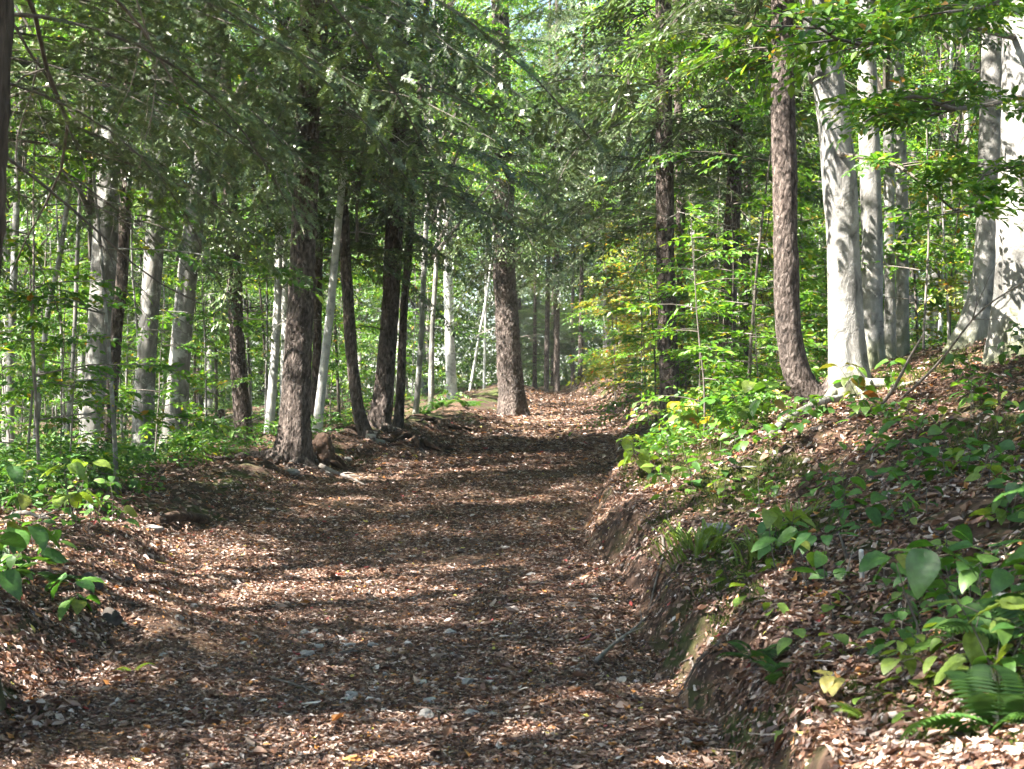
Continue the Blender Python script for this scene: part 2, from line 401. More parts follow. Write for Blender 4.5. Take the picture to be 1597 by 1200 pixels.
# ------------------------------------------------------------------ leaves
def tpl(v, f3=(), f4=()):
    return np.asarray(v, float), np.asarray(f3, np.int64).reshape(-1, 3), np.asarray(f4, np.int64).reshape(-1, 4)
LEAF = tpl([(0, 0, 0), (.3, .25, .05), (.68, .2, .03), (1, 0, -.08), (.68, -.2, .03), (.3, -.25, .05)], (), [(0, 3, 2, 1), (0, 5, 4, 3)])
def litter_leaf(bend, cup, twist, wide):
    x = np.array([0, .30, .66, 1.0]); w = np.array([0, wide, wide * .68, 0])
    zc = bend * (x - .5) ** 2 * 4
    v = [(x[0], 0, zc[0])]
    for i in (1, 2):
        tw = twist * (x[i] - .5)
        for s in (-1, 0, 1):
            y, z = s * w[i], zc[i] + abs(s) * cup * w[i]
            v.append((x[i], y * math.cos(tw) - z * math.sin(tw), z * math.cos(tw) + y * math.sin(tw)))
    v.append((x[3], 0, zc[3]))
    return tpl(v, [(0, 2, 1), (0, 3, 2), (7, 4, 5), (7, 5, 6)], [(1, 2, 5, 4), (2, 3, 6, 5)])
LITTER = [litter_leaf(*a) for a in [(.10, .5, .6, .18), (.22, .9, 1.2, .20), (.05, .2, .2, .22), (-.15, -.4, .8, .19), (.16, 1.4, 1.8, .22), (.3, .6, -1.0, .16), (.08, .9, -.5, .26), (-.05, .3, .3, .28)]]

def spray_tpl(n, L, leaf, droop=.12, maple=False):
    mb = MB(); P = []; Yw = []; S = []
    for k in range(n):
        t = (k + .6) / n
        side = 1 if k % 2 else -1
        P.append((L * t, side * .004, -droop * L * t * t)); Yw.append(side * random.uniform(.65, 1.15)); S.append(leaf * random.uniform(.7, 1.15) * (.75 + .5 * math.sin(PI * min(1, t + .15))))
    P.append((L, 0, -droop * L)); Yw.append(random.uniform(-.2, .2)); S.append(leaf)
    n1 = len(P)
    mb.add(*spread(LEAF, np.array(P), rots(np.array(Yw), np.array([random.gauss(.15, .28) for _ in range(n1)]), np.array([random.gauss(0, .3) for _ in range(n1)])), np.array(S)))
    w = .0035
    mb.add([(0, -w, 0), (0, w, 0), (L * .95, w * .4, -droop * L * .9), (L * .95, -w * .4, -droop * L * .9)], None, [(0, 1, 2, 3)])
    return mb.data()
SPRAYS = [spray_tpl(n, L, .085) for n, L in ((8, .38), (10, .45), (9, .40), (12, .52), (7, .32))]
SPRAYS_S = [spray_tpl(n, L, .07) for n, L in ((5, .2), (6, .24), (4, .16))]

def scatter_sprays(mb, P, yaw, pitch, roll, S, T=SPRAYS, mat=0):
    k = rng.integers(0, len(T), len(P))
    for i, t in enumerate(T):
        q = k == i
        if q.any(): mb.add(*spread(t, P[q], rots(yaw[q], pitch[q], roll[q]), S[q]), mat=mat)

# ------------------------------------------------------------------ branches
def wander(start, d, L, n=8, wob=.12, sag=0.0):
    d = np.asarray(d, float); d /= np.linalg.norm(d)
    pts = [np.asarray(start, float)]
    for i in range(n - 1):
        d = d + rng.normal(0, wob, 3) * np.array([1, 1, .7]); d[2] -= sag / n; d /= np.linalg.norm(d)
        pts.append(pts[-1] + d * L / (n - 1))
    return np.array(pts)
def dead_branch(mb, start, d, L, r, depth=3, sag=.2, mat=0, sides=6, wob=.13):
    n = 8 if depth >= 2 else 6
    P = wander(start, d, L, n, wob, sag)
    tube(mb, P, np.linspace(r, r * .3, n), sides if depth >= 2 else 4, mat)
    if depth <= 1: return
    for i in range(int(rng.integers(3, 6)) if depth >= 3 else int(rng.integers(2, 5))):
        k = int(rng.integers(2, n - 1)); t = P[k] - P[k - 1]; t /= np.linalg.norm(t)
        s = rng.normal(0, 1, 3) * np.array([1, 1, .6]); s -= t * s.dot(t); s /= np.linalg.norm(s) + 1e-9
        dead_branch(mb, P[k], t * .7 + s * .75, L * rng.uniform(.3, .55), r * (1 - .6 * k / n) * .55, depth - 1, sag, mat, sides, wob)

# hemlock bough: axis along x, feathery flat twigs either side
def hemlock_bough(L=2.6, droop=.5, rise=.25, dens=1.0, tw=.022, seed=0):
    r = np.random.default_rng(seed)
    P, D, LN, WD = [], [], [], []
    wood = MB()
    def ax(t): return np.array([L * t, .10 * L * math.sin(t * 3 + seed) * t, rise * L * t - droop * L * t * t])
    ts = np.linspace(0, 1, 9)
    tube(wood, [ax(t) for t in ts], np.linspace(.014, .003, 9), 5)
    nsec = int(L / .085 * dens)
    for k in range(nsec):
        t = .12 + .88 * (k + r.random() * .6) / nsec
        side = 1 if k % 2 else -1
        o = ax(t); d0 = ax(min(1, t + .02)) - ax(t - .02); d0 /= np.linalg.norm(d0)
        sl = (.30 * L * (1 - t) ** .8 + .13) * min(1, .35 + 2.0 * t) * r.uniform(.7, 1.15)
        ang = side * r.uniform(.75, 1.15)
        c, s = math.cos(ang), math.sin(ang)
        d = np.array([d0[0] * c - d0[1] * s, d0[0] * s + d0[1] * c, d0[2] - r.uniform(.0, .22)])
        d /= np.linalg.norm(d)
        if sl > .3: wood.add([o + (0, 0, .003), o - (0, 0, .003), o + d * sl * .85 - (0, 0, sl * .06)], [(0, 1, 2)])
        nt = max(3, int(sl / .05 * dens))
        for q in range(nt):
            u = (q + r.random()) / nt
            po = o + d * sl * u - np.array([0, 0, .12 * sl * u * u])
            for s2 in (1, -1, 0):
                if r.random() < .15: continue
                a2 = s2 * r.uniform(.6, 1.1)
                c, s = math.cos(a2), math.sin(a2)
                dd = np.array([d[0] * c - d[1] * s, d[0] * s + d[1] * c, d[2] + r.normal(-.08, .18)])
                dd /= np.linalg.norm(dd)
                ln = (.05 + .11 * (1 - u)) * r.uniform(.7, 1.3) if s2 else sl / nt * 1.3
                P.append(po); D.append(dd); LN.append(ln); WD.append(tw * r.uniform(.75, 1.25))
    P, D, LN, WD = np.array(P), np.array(D), np.array(LN)[:, None], np.array(WD)[:, None]
    up = np.array([0, 0, 1.0]) + r.normal(0, .35, (len(P), 3))
    sv = np.cross(D, up); sv /= np.linalg.norm(sv, axis=1)[:, None] + 1e-9
    V = np.stack([P, P + D * LN * .45 + sv * WD * .5, P + D * LN, P + D * LN * .45 - sv * WD * .5], 1).reshape(-1, 3)
    f = np.arange(len(P) * 4).reshape(-1, 4)
    return (V, np.zeros((0, 3), int), f), wood.data()
BOUGHS = [hemlock_bough(2.6, dr, ri, 1.0, .030, i) for i, (dr, ri) in enumerate([(.42, .22), (.6, .25), (.5, .1), (.35, .05)])]

def fine_bough(seed):
    """a bough close enough to show its needles: two combs of needles along every twig"""
    (V, _, f4), wood = hemlock_bough(2.6, .5, .15, .85, .03, seed)
    r = np.random.default_rng(seed); Q = V.reshape(-1, 4, 3); a, b = Q[:, 0], Q[:, 2]; d = b - a; L = np.linalg.norm(d, axis=1)
    d /= L[:, None] + 1e-9; s = Q[:, 1] - Q[:, 3]; s /= np.linalg.norm(s, axis=1)[:, None] + 1e-9
    out = []
    for k in range(9):
        t = (k + .3) / 9; o = a + d * (L * t)[:, None]; nl = .017 * (1.1 - .5 * t) * r.uniform(.8, 1.2, len(L))
        for sg in (-1, 1):
            e = o + (s * sg + d * .35 + r.normal(0, .12, s.shape)) * nl[:, None]; w = d * .0028
            out.append(np.stack([o - w, o + w, e + w * .5, e - w * .5], 1))
    out.append(np.stack([a - s * .0012, a + s * .0012, b + s * .0006, b - s * .0006], 1))
    VV = np.concatenate(out).reshape(-1, 3)
    return (VV, np.zeros((0, 3), int), np.arange(len(VV)).reshape(-1, 4)), wood
FINE = [fine_bough(91), fine_bough(92)]

def crown_hemlock(seed, z0=3.5, z1=15.5, Rm=2.8, zt=7.5, thin=2.3, open_=0):
    r = np.random.default_rng(seed); lv, wd = MB(), MB()
    z = z0
    while z < z1:
        f = (z - z0) / (z1 - z0)
        n = r.integers(2, 5) if z < zt else r.integers(1, 3)
        for _ in range(n):
            ln = (Rm * (1 - f) ** .75 * r.uniform(.55, 1.15) + .35) * (r.uniform(.5, .8) if z < z0 + .6 else 1)
            k = int(r.integers(0, 4)); s = np.array([ln / 2.6])
            az = r.uniform(0, 2 * PI)
            if open_ and abs((az - 3.54 + PI) % (2 * PI) - PI) < .75 and r.random() < open_: continue
            M = rots(np.array([az]), np.array([r.normal(0, .14) - .1 * f]), np.array([r.normal(0, .25)]))
            P = np.array([[0, 0, z + r.uniform(-.15, .15)]])
            lv.add(*spread(BOUGHS[k][0], P, M, s)); wd.add(*spread(BOUGHS[k][1], P, M, s))
        z += r.uniform(.2, .36) * (1 if z < zt else thin)
    return lv, wd
HEM = []
for s in range(4):
    lv, wd = crown_hemlock(s + 50, [3.4, 3.7, 3.2, 3.6][s], [12.5, 13, 12, 12.5][s], [3.3, 3.0, 3.5, 3.1][s])
    HEM.append(crown_mesh("hemlock_crown", lv, wd, M_HEMLOCK))
HEMN = []
for s in range(4):
    lv, wd = crown_hemlock(s + 150, [3.3, 3.6, 3.2, 3.5][s], [12, 12.5, 11.5, 12][s], [3.1, 2.8, 3.3, 2.9][s], 6.4, 3.2, .8)
    HEMN.append(crown_mesh("hemlock_crown", lv, wd, M_HEMLOCK))

def crown_broad(seed, zc=11, hz=5, rx=3.6, nclump=40, per=46, wood=True, sg=(.55, .55, .22)):
    r = np.random.default_rng(seed); lv, wd = MB(), MB()
    P, C = [], []
    for _ in range(nclump):
        d = r.normal(0, 1, 3); d /= np.linalg.norm(d); q = r.uniform(.35, 1) ** .6
        c = np.array([d[0] * rx * q, d[1] * rx * q, zc + d[2] * hz * q])
        C.append(c)
        n = int(per * r.uniform(.6, 1.4))
        P.append(c + r.normal(0, 1, (n, 3)) * np.array(sg))
    P = np.concatenate(P); n = len(P)
    yaw = np.arctan2(P[:, 1], P[:, 0]) + r.normal(0, 1.0, n)
    scatter_sprays(lv, P, yaw, r.normal(.12, .22, n), r.normal(0, .3, n), r.uniform(.85, 1.45, n))
    for c in C[::2]:
        st = np.array([0, 0, max(2.5, c[2] - 1.2 - .5 * math.hypot(c[0], c[1]))])
        mid = st * .45 + c * .55 + np.array([0, 0, .25]) + r.normal(0, .15, 3)
        tube(wd, smooth_path([st, mid, c], 8), np.linspace(.06, .012, 8), 5)
    return lv, wd
BROAD = []
for s, (zc, hz, rx) in enumerate([(9.0, 4.8, 3.0), (9.5, 5.2, 3.2), (7.8, 4.6, 2.8)]):
    lv, wd = crown_broad(70 + s, zc, hz, rx)
    BROAD.append(crown_mesh("broad_crown", lv, wd, M_BEECHLEAF))

BROADN = []
for s, (zc, hz, rx) in enumerate([(9.0, 4.2, 3.0), (9.5, 4.4, 3.2), (8.4, 4.0, 2.8)]):
    lv, wd = crown_broad(170 + s, zc, hz, rx, 31, 34, True, (.30, .30, .14))
    BROADN.append(crown_mesh("broad_crown", lv, wd, M_BEECHLEAF))

# ------------------------------------------------------------------ trunks
def trunk_bump(kind, seed, flare, r0, zg, lobes=5):
    def f(rr, P, a, d):
        zz = P[:, 2] - zg
        e = np.exp(-np.clip(zz, -.1, 50) / (.28 + r0))[:, None]
        lob = .55 + .45 * np.cos(lobes * a + seed)[None] * np.cos(2 * a + seed * 2)[None] + .3 * np.cos(3 * a + seed * 3)[None]
        rr = rr * (1 + flare * e * lob)
        Q = d * rr[:, :, None] + P[:, None, :]
        if kind == 'h':
            rr = rr + r0 * .13 * (vn(Q[..., 0] * 34 + seed, Q[..., 1] * 34, Q[..., 2] * 13) - .5) + r0 * .16 * (vn(Q[..., 0] * 5 + seed, Q[..., 1] * 5, Q[..., 2] * 2) - .5)
        else:
            rr = rr + r0 * .13 * (vn(Q[..., 0] * 3 + seed, Q[..., 1] * 3, Q[..., 2] * 1.6) - .5) + r0 * .06 * (vn(Q[..., 0] * 14 + seed, Q[..., 1] * 14, Q[..., 2] * 9) - .5)
        return rr
    return f

MAINS = []
def trunk_tree(name, species, label, Y, pts, w, crown=None, ht=15, flare=.5, detail=1, cscale=1.0, group=None, cat='tree', barkm=None, dead=0, crot=None, base_dz=0, taper=.6):
    """pts: pixels of the photograph from the base up; the trunk goes on above the frame to its crown"""
    world = [W(px, py, Y) for px, py in pts]
    x0 = world[0][0]
    # carry the lowest seen stretch on down to the ground
    g0 = float(H(x0, Y, True)) + base_dz
    if world[0][2] > g0 + .03:
        sl = (world[1][0] - world[0][0]) / max(.3, world[1][2] - world[0][2])
        x0 = x0 - np.clip(sl, -.25, .25) * (world[0][2] - g0)
        g0 = float(H(x0, Y, True)) + base_dz
        world.insert(0, np.array([x0, Y, g0]))
    else:
        world[0] = np.array([x0, Y, g0])
        world = [world[0]] + [q for q in world[1:] if q[2] > g0 + .15 or len(pts) > 6]
    base = np.array([x0, Y, g0])
    top = world[-1]
    sl = (world[-1] - world[-2]); sl = sl / max(.2, np.linalg.norm(sl))
    if ht > 0 and top[2] < g0 + ht:
        rem = g0 + ht - top[2]
        dx = np.clip(sl[0] / max(.3, sl[2]), -.12, .12)
        world += [top + np.array([dx * rem * .4 + .02, .05, rem * .5]), top + np.array([dx * rem * .55, .0, rem])]
    world = [base + (world[0] - world[1]) / max(.1, np.linalg.norm(world[0] - world[1])) * .3] + world
    P = np.array(world) - base
    r0 = w * Y / FPX / 2
    step = .05 if detail > 1 else (.1 if detail == 1 else .3)
    length = np.linalg.norm(np.diff(P, axis=0), axis=1).sum()
    n = max(8, int(length / step))
    C = smooth_path(P, n)
    s = np.linspace(0, 1, n)
    hh = max(ht, C[-1, 2])
    rad = r0 * (1.06 - taper * np.clip(C[:, 2] / hh, 0, 1)) if ht > 0 else r0 * np.interp(s, [0, .9, 1], [1.05, .9, .7])
    seed = (x0 * 13.7 + Y * 7.3) % 50
    k = 'h' if species == 'h' else 'b'
    root = link(name, None, None, base)
    tag(root, label, cat, group)
    mb = MB(); tube(mb, C, rad, 40 if detail > 1 else (22 if detail == 1 else 10), 0, trunk_bump(k, seed, flare, r0, 0))
    bm = barkm or {'h': M_HBARK, 'b': M_BBARK, 'd': M_DBARK, 'p': M_PBARK}[species]
    mb.build("trunk", bm, root, True)
    if crown is not None:
        at = C[np.argmin(np.abs(C[:, 2] - 6))]
        src = (HEM if Y > 36 else HEMN) if species == 'h' else (BROAD if Y > 38 else BROADN)
        lm = src[crown % len(src)]
        cs = cscale if hasattr(cscale, '__len__') else (cscale, cscale, max(.8, cscale))
        rz = (0 if species == 'h' and detail > 1 else rng.uniform(0, 6.28)) if crot is None else crot
        link("crown", lm, root, (at[0], at[1], 0), rz, cs)
    for i in range(dead):
        z = rng.uniform(.2, .95) * min(4.4, hh); c = C[np.argmin(np.abs(C[:, 2] - z))]; a = rng.uniform(0, 2 * PI)
        m2 = MB(); dead_branch(m2, c + np.array([math.cos(a), math.sin(a), 0]) * r0 * .8, (math.cos(a), math.sin(a), rng.uniform(-.1, .25)), rng.uniform(.5, 1.5), .012, 3, .25, 0, 5)
        m2.build("dead_branch", M_PALETWIG if i % 2 else M_TWIG, root, True)
    MAINS.append((x0, Y, r0, root, C + base))
    return root, C, r0

T = trunk_tree
near_hem, C_near, r_near = T("hemlock_tree", 'h', "dark hemlock trunk cut off by the left edge, mossy flared foot beside the path", 6.5, [(-150, 1150), (-84, 420), (-60, 0)], 165, 0, 16, 1.0, 2, (1, 1, 1.5), barkm=M_HBARKM)
leftfill, C_lf, r_lf = T("hemlock_tree", 'h', "hemlock just past the left edge whose needled boughs hang into the upper left", 13, [(-75, 760), (-78, 400), (-80, 100)], 40, 2, 14, .4, 1)
T("beech_tree", 'd', "thick grey beech with sunlit blotches, widest trunk of the left wood", 17, [(146, 780), (153, 600), (162, 430), (178, 180), (190, 0)], 42, 0, 16, .5, 2)
T("hemlock_tree", 'h', "slender tan trunk leaning against the thick grey beech on the left", 16.4, [(155, 795), (172, 640), (183, 500), (192, 400), (206, 0)], 19, 1, 13, .3, 1, .55)
T("maple_tree", 'd', "dark grey forked-looking trunk just right of the thick left beech", 20, [(220, 760), (226, 600), (236, 450), (246, 300)], 30, 1, 15, .5, 1)
T("beech_tree", 'd', "grey beech with white sun flecks, second big beech of the left wood", 22, [(270, 745), (278, 600), (290, 450), (312, 270)], 33, 2, 15, .5, 1)
T("hemlock_tree", 'h', "dark brown trunk among bare twigs left of the big roadside hemlock", 24, [(381, 725), (374, 600), (368, 500)], 24, 2, 14, .4, 1, .8, dead=9)
T("broken_snag", 'h', "short broken brown trunk stub among pale twigs on the left", 25, [(347, 740), (346, 690), (344, 640)], 15, None, 0, .3, 1, cat='dead tree', dead=7)
T("birch_tree", 'p', "thin pale trunk immediately left of the big roadside hemlock", 23, [(418, 745), (428, 560), (434, 430), (438, 100)], 13, 0, 12, .3, 1, .6)
T("birch_tree", 'p', "pale trunk half hidden behind the big roadside hemlock", 26, [(443, 720), (446, 500), (441, 380)], 15, 1, 13, .3, 1, .6)
T("hemlock_tree", 'h', "big brown roadside hemlock with sun-dappled flared base and exposed roots", 18.6, [(458, 748), (463, 600), (472, 400), (480, 200), (485, 60)], 41, 1, 16, .75, 2, dead=4)
T("hemlock_tree", 'h', "thin dark trunk showing just right of the big roadside hemlock", 24, [(489, 705), (494, 560), (497, 420)], 13, 3, 12, .3, 1, .5)
T("birch_tree", 'p', "thin pale curved trunk right of the big roadside hemlock", 22, [(494, 715), (502, 600), (511, 520), (520, 430)], 13, 2, 11, .3, 1, .5)
T("hemlock_tree", 'h', "curving reddish-brown hemlock, leftmost of the three clustered roadside trunks", 22.5, [(572, 712), (559, 640), (549, 560), (541, 440), (538, 380)], 18, 2, 14, .5, 1, .75, dead=2)
T("hemlock_tree", 'h', "thickest of the three clustered roadside hemlocks, leaning right", 23.5, [(591, 700), (598, 620), (606, 520), (613, 400), (617, 300)], 28, 0, 15, .55, 2, .95, dead=2)
T("hemlock_tree", 'h', "thin dark hemlock, rightmost of the three clustered roadside trunks", 24.5, [(622, 695), (625, 600), (630, 480), (638, 380)], 13, 3, 13, .4, 1, .6, dead=2)
T("maple_tree", 'd', "slim grey trunk in the green gap right of the clustered hemlocks", 30, [(647, 700), (655, 560), (661, 430)], 9, 0, 12, .3, 0, .7)
T("maple_tree", 'd', "slim dark trunk just left of the white birch in the gap", 33, [(672, 660), (674, 520), (680, 420)], 8, 1, 12, .3, 0, .7)
T("birch_tree", 'p', "white-barked birch behind the ferns, left of the centre hemlock", 38, [(705, 645), (701, 520), (698, 380)], 15, 2, 14, .4, 1, .8)
T("birch_tree", 'p', "very thin pale trunk leaning right, beside the centre hemlock", 44, [(733, 610), (748, 520), (762, 440)], 4, 0, 11, .2, 0, .6)
T("birch_tree", 'p', "very thin upright pale trunk touching the centre hemlock's left side", 46, [(755, 600), (757, 500), (758, 400)], 4, 1, 11, .2, 0, .6)
T("hemlock_tree", 'h', "sunlit lone hemlock at the path's left edge, centre of the view", 34.5, [(801, 648), (794, 560), (788, 450), (786, 370)], 37, 2, 17, .45, 2, 1.0, dead=4)
T("maple_tree", 'd', "thin grey trunk leaning right at the far left of the wood", 18.5, [(52, 800), (60, 620), (76, 480), (102, 340)], 9, 2, 11, .3, 1, .6)
T("maple_tree", 'd', "thin grey trunk close to the left side of the thick beech", 18, [(97, 800), (108, 640), (116, 520), (122, 360)], 7, 0, 10, .3, 1, .5)
T("maple_tree", 'd', "slim upright grey trunk next to the left edge above the leafy shrub", 21, [(18, 780), (16, 600), (22, 420)], 12, 1, 13, .3, 1, .6)
# right bank
T("hemlock_tree", 'h', "straight brown hemlock on the right verge rising out of bright shrubs", 20, [(1046, 684), (1043, 560), (1038, 400), (1036, 200)], 29, 3, 16, .4, 2, 1.0, dead=3)
T("hemlock_tree", 'h', "dark trunk just behind the straight verge hemlock on the right", 26, [(1071, 660), (1066, 500), (1062, 350)], 16, 0, 15, .3, 1, .8, dead=2)
T("beech_tree", 'b', "pale grey trunk seen right of the straight verge hemlock", 30, [(1084, 630), (1084, 500), (1080, 250)], 13, 2, 14, .3, 1, .7)
T("hemlock_tree", 'h', "brown hemlock trunk half buried in leaves left of the J-curved trunk", 21, [(1128, 625), (1135, 500), (1140, 390)], 25, 1, 15, .4, 1, .9, dead=3)
T("hemlock_tree", 'h', "slim dark trunk in leaves close right of the half-buried hemlock", 27, [(1158, 610), (1161, 520), (1163, 410)], 14, 2, 14, .3, 1, .7)
T("hemlock_tree", 'h', "dark hemlock curving like a letter J out of the bank", 14.0, [(1308, 628), (1280, 624), (1252, 600), (1236, 556), (1227, 480), (1225, 320), (1221, 100)], 38, 3, 15, .15, 2, .9, base_dz=.05)
beech, C_beech, r_beech = T("beech_tree", 'b', "big white-lit beech beside the J-curved trunk on the bank", 13.5, [(1326, 640), (1321, 560), (1317, 450), (1312, 330), (1301, 200), (1286, 100), (1274, 20)], 52, 1, 16, .35, 2)
T("beech_tree", 'b', "grey beech standing directly behind the big white-lit beech", 17, [(1358, 580), (1360, 400), (1357, 250), (1352, 120)], 33, 0, 15, .4, 1)
T("beech_tree", 'b', "narrow pale trunk, left one of a close pair behind the big beech", 19, [(1388, 570), (1387, 300), (1385, 150)], 17, 2, 14, .3, 1, .7)
T("beech_tree", 'b', "narrow pale trunk, right one of a close pair behind the big beech", 20, [(1407, 570), (1407, 350), (1403, 180)], 19, 1, 14, .3, 1, .7)
T("birch_tree", 'p', "thin whitish trunk between the pale pair and the right-hand beeches", 27, [(1507, 500), (1508, 240)], 9, 0, 12, .2, 0, .6)
T("birch_tree", 'p', "very thin pale sapling trunk right of the close pale pair", 24, [(1466, 520), (1474, 300), (1479, 190)], 6, 0, 9, .2, 0, .5)
T("beech_tree", 'b', "beech with a mossy foot flaring left, beside the huge pale trunk", 15.5, [(1508, 575), (1528, 480), (1540, 400), (1545, 200), (1552, 0)], 37, 2, 16, .9, 2)
right_beech, C_rb, r_rb = T("beech_tree", 'b', "huge pale beech cut off by the right edge of the view", 13, [(1602, 565), (1603, 400), (1606, 0)], 88, 0, 17, .4, 2)
# far end of the path
T("hemlock_tree", 'h', "dark trunk at the path's vanishing end, left of a twin", 64, [(852, 612), (853, 540)], 8, 0, 20, .3, 0, (1.4, 1.4, 1.55))
T("hemlock_tree", 'h', "dark trunk at the path's vanishing end, right of its twin", 62, [(868, 612), (868, 540)], 10, 2, 20, .3, 0, (1.4, 1.4, 1.6))
T("hemlock_tree", 'h', "dark slim trunk above the yellowish weeds where the path ends", 54, [(905, 590), (906, 510)], 7, 1, 19, .3, 0, (1.4, 1.4, 1.5))
T("hemlock_tree", 'h', "dark far trunk on the right verge left of the straight hemlock", 48, [(979, 590), (979, 500)], 9, 3, 15, .3, 0, (1.3, 1.3, 1.2))

for pxx, Yv, rx, lab in [(834, 70, 1.3, "low dense dark hemlock closing the path's end, left one of three"), (862, 78, 1.5, "low dense dark hemlock closing the path's end, middle one of three"), (893, 74, 1.2, "low dense dark hemlock closing the path's end, right one of three")]:
    T("hemlock_tree", 'h', lab, Yv, [(pxx, 612), (pxx, 540)], 7, int(pxx) % 4, 9, .3, 0, (rx, rx, .5))

# roots of the roadside hemlock and of the near trunk
def roots(root, list_, m=M_HBARK):
    b = np.array(root.location)
    for a, L, r in list_:
        mb = MB(); n = 9; P = []
        for i in range(n):
            t = i / (n - 1); aa = a + .35 * math.sin(2.5 * t + a * 3)
            x, y = b[0] + math.cos(aa) * (.10 + L * t), b[1] + math.sin(aa) * (.10 + L * t)
            P.append((x - b[0], y - b[1], float(H(x, y)) - b[2] + .09 * (1 - t) ** 2 + .01 - .05 * t))
        tube(mb, smooth_path(P, 16), np.linspace(r, r * .3, 16), 8)
        mb.build("root", m, root, True)
for x, y, r0, root, C in MAINS:
    if abs(y - 18.6) < .01: roots(root, [(-.5, .9, .06), (-2.2, .7, .05), (3.3, 1.2, .075), (3.9, .9, .05), (-1.4, .6, .05)])
    if abs(y - 23.5) < .01: roots(root, [(-.6, 1.0, .05), (-1.3, .8, .05)])
    if abs(y - 22.5) < .01: roots(root, [(-.9, .9, .04), (-1.6, .6, .04)])
    if abs(y - 13.5) < .01: roots(root, [(-2.4, .8, .05), (-.6, .9, .05), (-1.5, .5, .05)], M_BBARK)

# ------------------------------------------------------------------ low leafy limbs of the near trees
def leafy_limb(parent, pts, r, per_m=16, side=.55, sc_=1.0, leafm=M_BEECHLEAF, twigm=M_TWIG, name="leafy_limb"):
    b = np.array(parent.location)
    P = smooth_path(np.array(pts) - b, 14)
    wd, lv = MB(), MB()
    tube(wd, P, np.linspace(r, r * .25, 14), 6)
    L = np.linalg.norm(np.diff(P, axis=0), axis=1).sum()
    Q, yw = [], []
    nb = max(4, int(L * 5))
    for i in range(nb):
        t = rng.uniform(.25, 1); k = min(12, int(t * 13)); o = P[k] + (P[k + 1] - P[k]) * rng.random(); d = P[k + 1] - P[k]; a = math.atan2(d[1], d[0]) + rng.choice([-1, 1]) * rng.uniform(.4, 1.1)
        ln = side * L * .35 * (1.25 - t) * rng.uniform(.6, 1.3) + .15
        B = wander(o, (math.cos(a), math.sin(a), rng.uniform(-.15, .12)), ln, 6, .08, .15)
        tube(wd, B, np.linspace(r * .35, r * .1, 6), 4)
        for j in range(max(2, int(ln * per_m))):
            u = rng.uniform(.2, 1) * 5; q = min(4, int(u)); Q.append(B[q] + (B[q + 1] - B[q]) * (u - q)); yw.append(a + rng.choice([-1, 1]) * rng.uniform(.1, .9))
    Q, yw = np.array(Q), np.array(yw); n = len(Q)
    scatter_sprays(lv, Q, yw, rng.normal(.12, .18, n), rng.normal(0, .25, n), rng.uniform(.7, 1.15, n) * sc_)
    wd.mesh  # wood and leaves are one part with two materials
    V, f3, f4 = lv.data(); wd.add(V, f3 if len(f3) else None, f4, 1)
    wd.build(name, [twigm, leafm], parent)
for pts, r, s in [([W(1590, 60, 13), W(1480, 40, 11.6), W(1340, 70, 10.4), W(1240, 20, 9.6)], .03, 1.0),
                  ([W(1600, 150, 13), W(1500, 170, 11.5), W(1420, 150, 10.6), W(1350, 190, 10)], .025, .9),
                  ([W(1600, 260, 12.8), W(1540, 270, 11.2), W(1500, 330, 10.4)], .02, .9),
                  ([W(1604, -60, 13), W(1560, 0, 10), W(1480, 20, 9)], .025, .8)]:
    leafy_limb(right_beech, pts, r, 16, .5, s)
for pts, r in [([W(1300, 100, 13.6), W(1215, 85, 15), W(1125, 60, 16), W(1050, 45, 17)], .03), ([W(1305, 240, 13.4), W(1400, 260, 12.6), W(1490, 330, 12)], .025)]:
    leafy_limb(beech, pts, r, 16, .5, 1)

def on_trunk(C, r0, pxx, py, Y):
    w = W(pxx, py, Y); k = np.argmin(np.abs(C[:, 2] - w[2])); c = C[k]; r = r0 * (1.06 - .6 * np.clip((c[2] - C[3][2]) / 16, 0, 1))
    dx = np.clip((w[0] - c[0]) / r, -.93, .93)
    return c + np.array([dx * r, -r * math.sqrt(1 - dx * dx), 0]), np.array([dx, -math.sqrt(1 - dx * dx), 0])
def knot(parent, C, r0, pxx, py, Y, w, h, m, eye=True):
    c, nrm = on_trunk(C, r0, pxx, py, Y); side = np.array([-nrm[1], nrm[0], 0]); b = np.array(parent.location)
    mb = MB(); a = np.linspace(0, 2 * PI, 20, endpoint=False)
    prof = [(1.25, -.012), (1.0, .006), (.72, .010), (.5, -.001), (.0, -.004)] if eye else [(1.15, -.010), (.9, .003), (.5, .007), (.25, .006), (0, .007)]
    V = []
    for q, z in prof:
        j = 1 + .22 * (vn(np.cos(a) * 2 + pxx, np.sin(a) * 2 + py, q) - .5) * 2
        V.append(c - b + side * (np.cos(a) * q * w * j)[:, None] + np.array([0, 0, 1.0]) * (np.sin(a) * q * h * j)[:, None] + nrm * z)
    f = [(i * 20 + k, i * 20 + (k + 1) % 20, (i + 1) * 20 + (k + 1) % 20, (i + 1) * 20 + k) for i in range(4) for k in range(20)]
    mb.add(np.concatenate(V), None, f); mb.build("knot", m, parent, True)
for pxx, py, w, h, eye in [(1284, 104, .035, .05, 1), (1276, 108, .02, .03, 1), (1279, 160, .03, .05, 1), (1298, 243, .022, .03, 1), (1316, 452, .085, .075, 0), (1300, 512, .03, .06, 1), (1330, 330, .03, .05, 0), (1292, 280, .02, .06, 0)]:
    knot(beech, C_beech, r_beech, pxx, py, 13.5, w, h, M_ROT if eye else M_DBARK, bool(eye))
for pxx, py, w, h, eye in [(1575, 290, .03, .05, 1), (1590, 470, .07, .09, 0), (1583, 130, .03, .04, 1)]:
    knot(right_beech, C_rb, r_rb, pxx, py, 13, w, h, M_ROT if eye else M_DBARK, bool(eye))

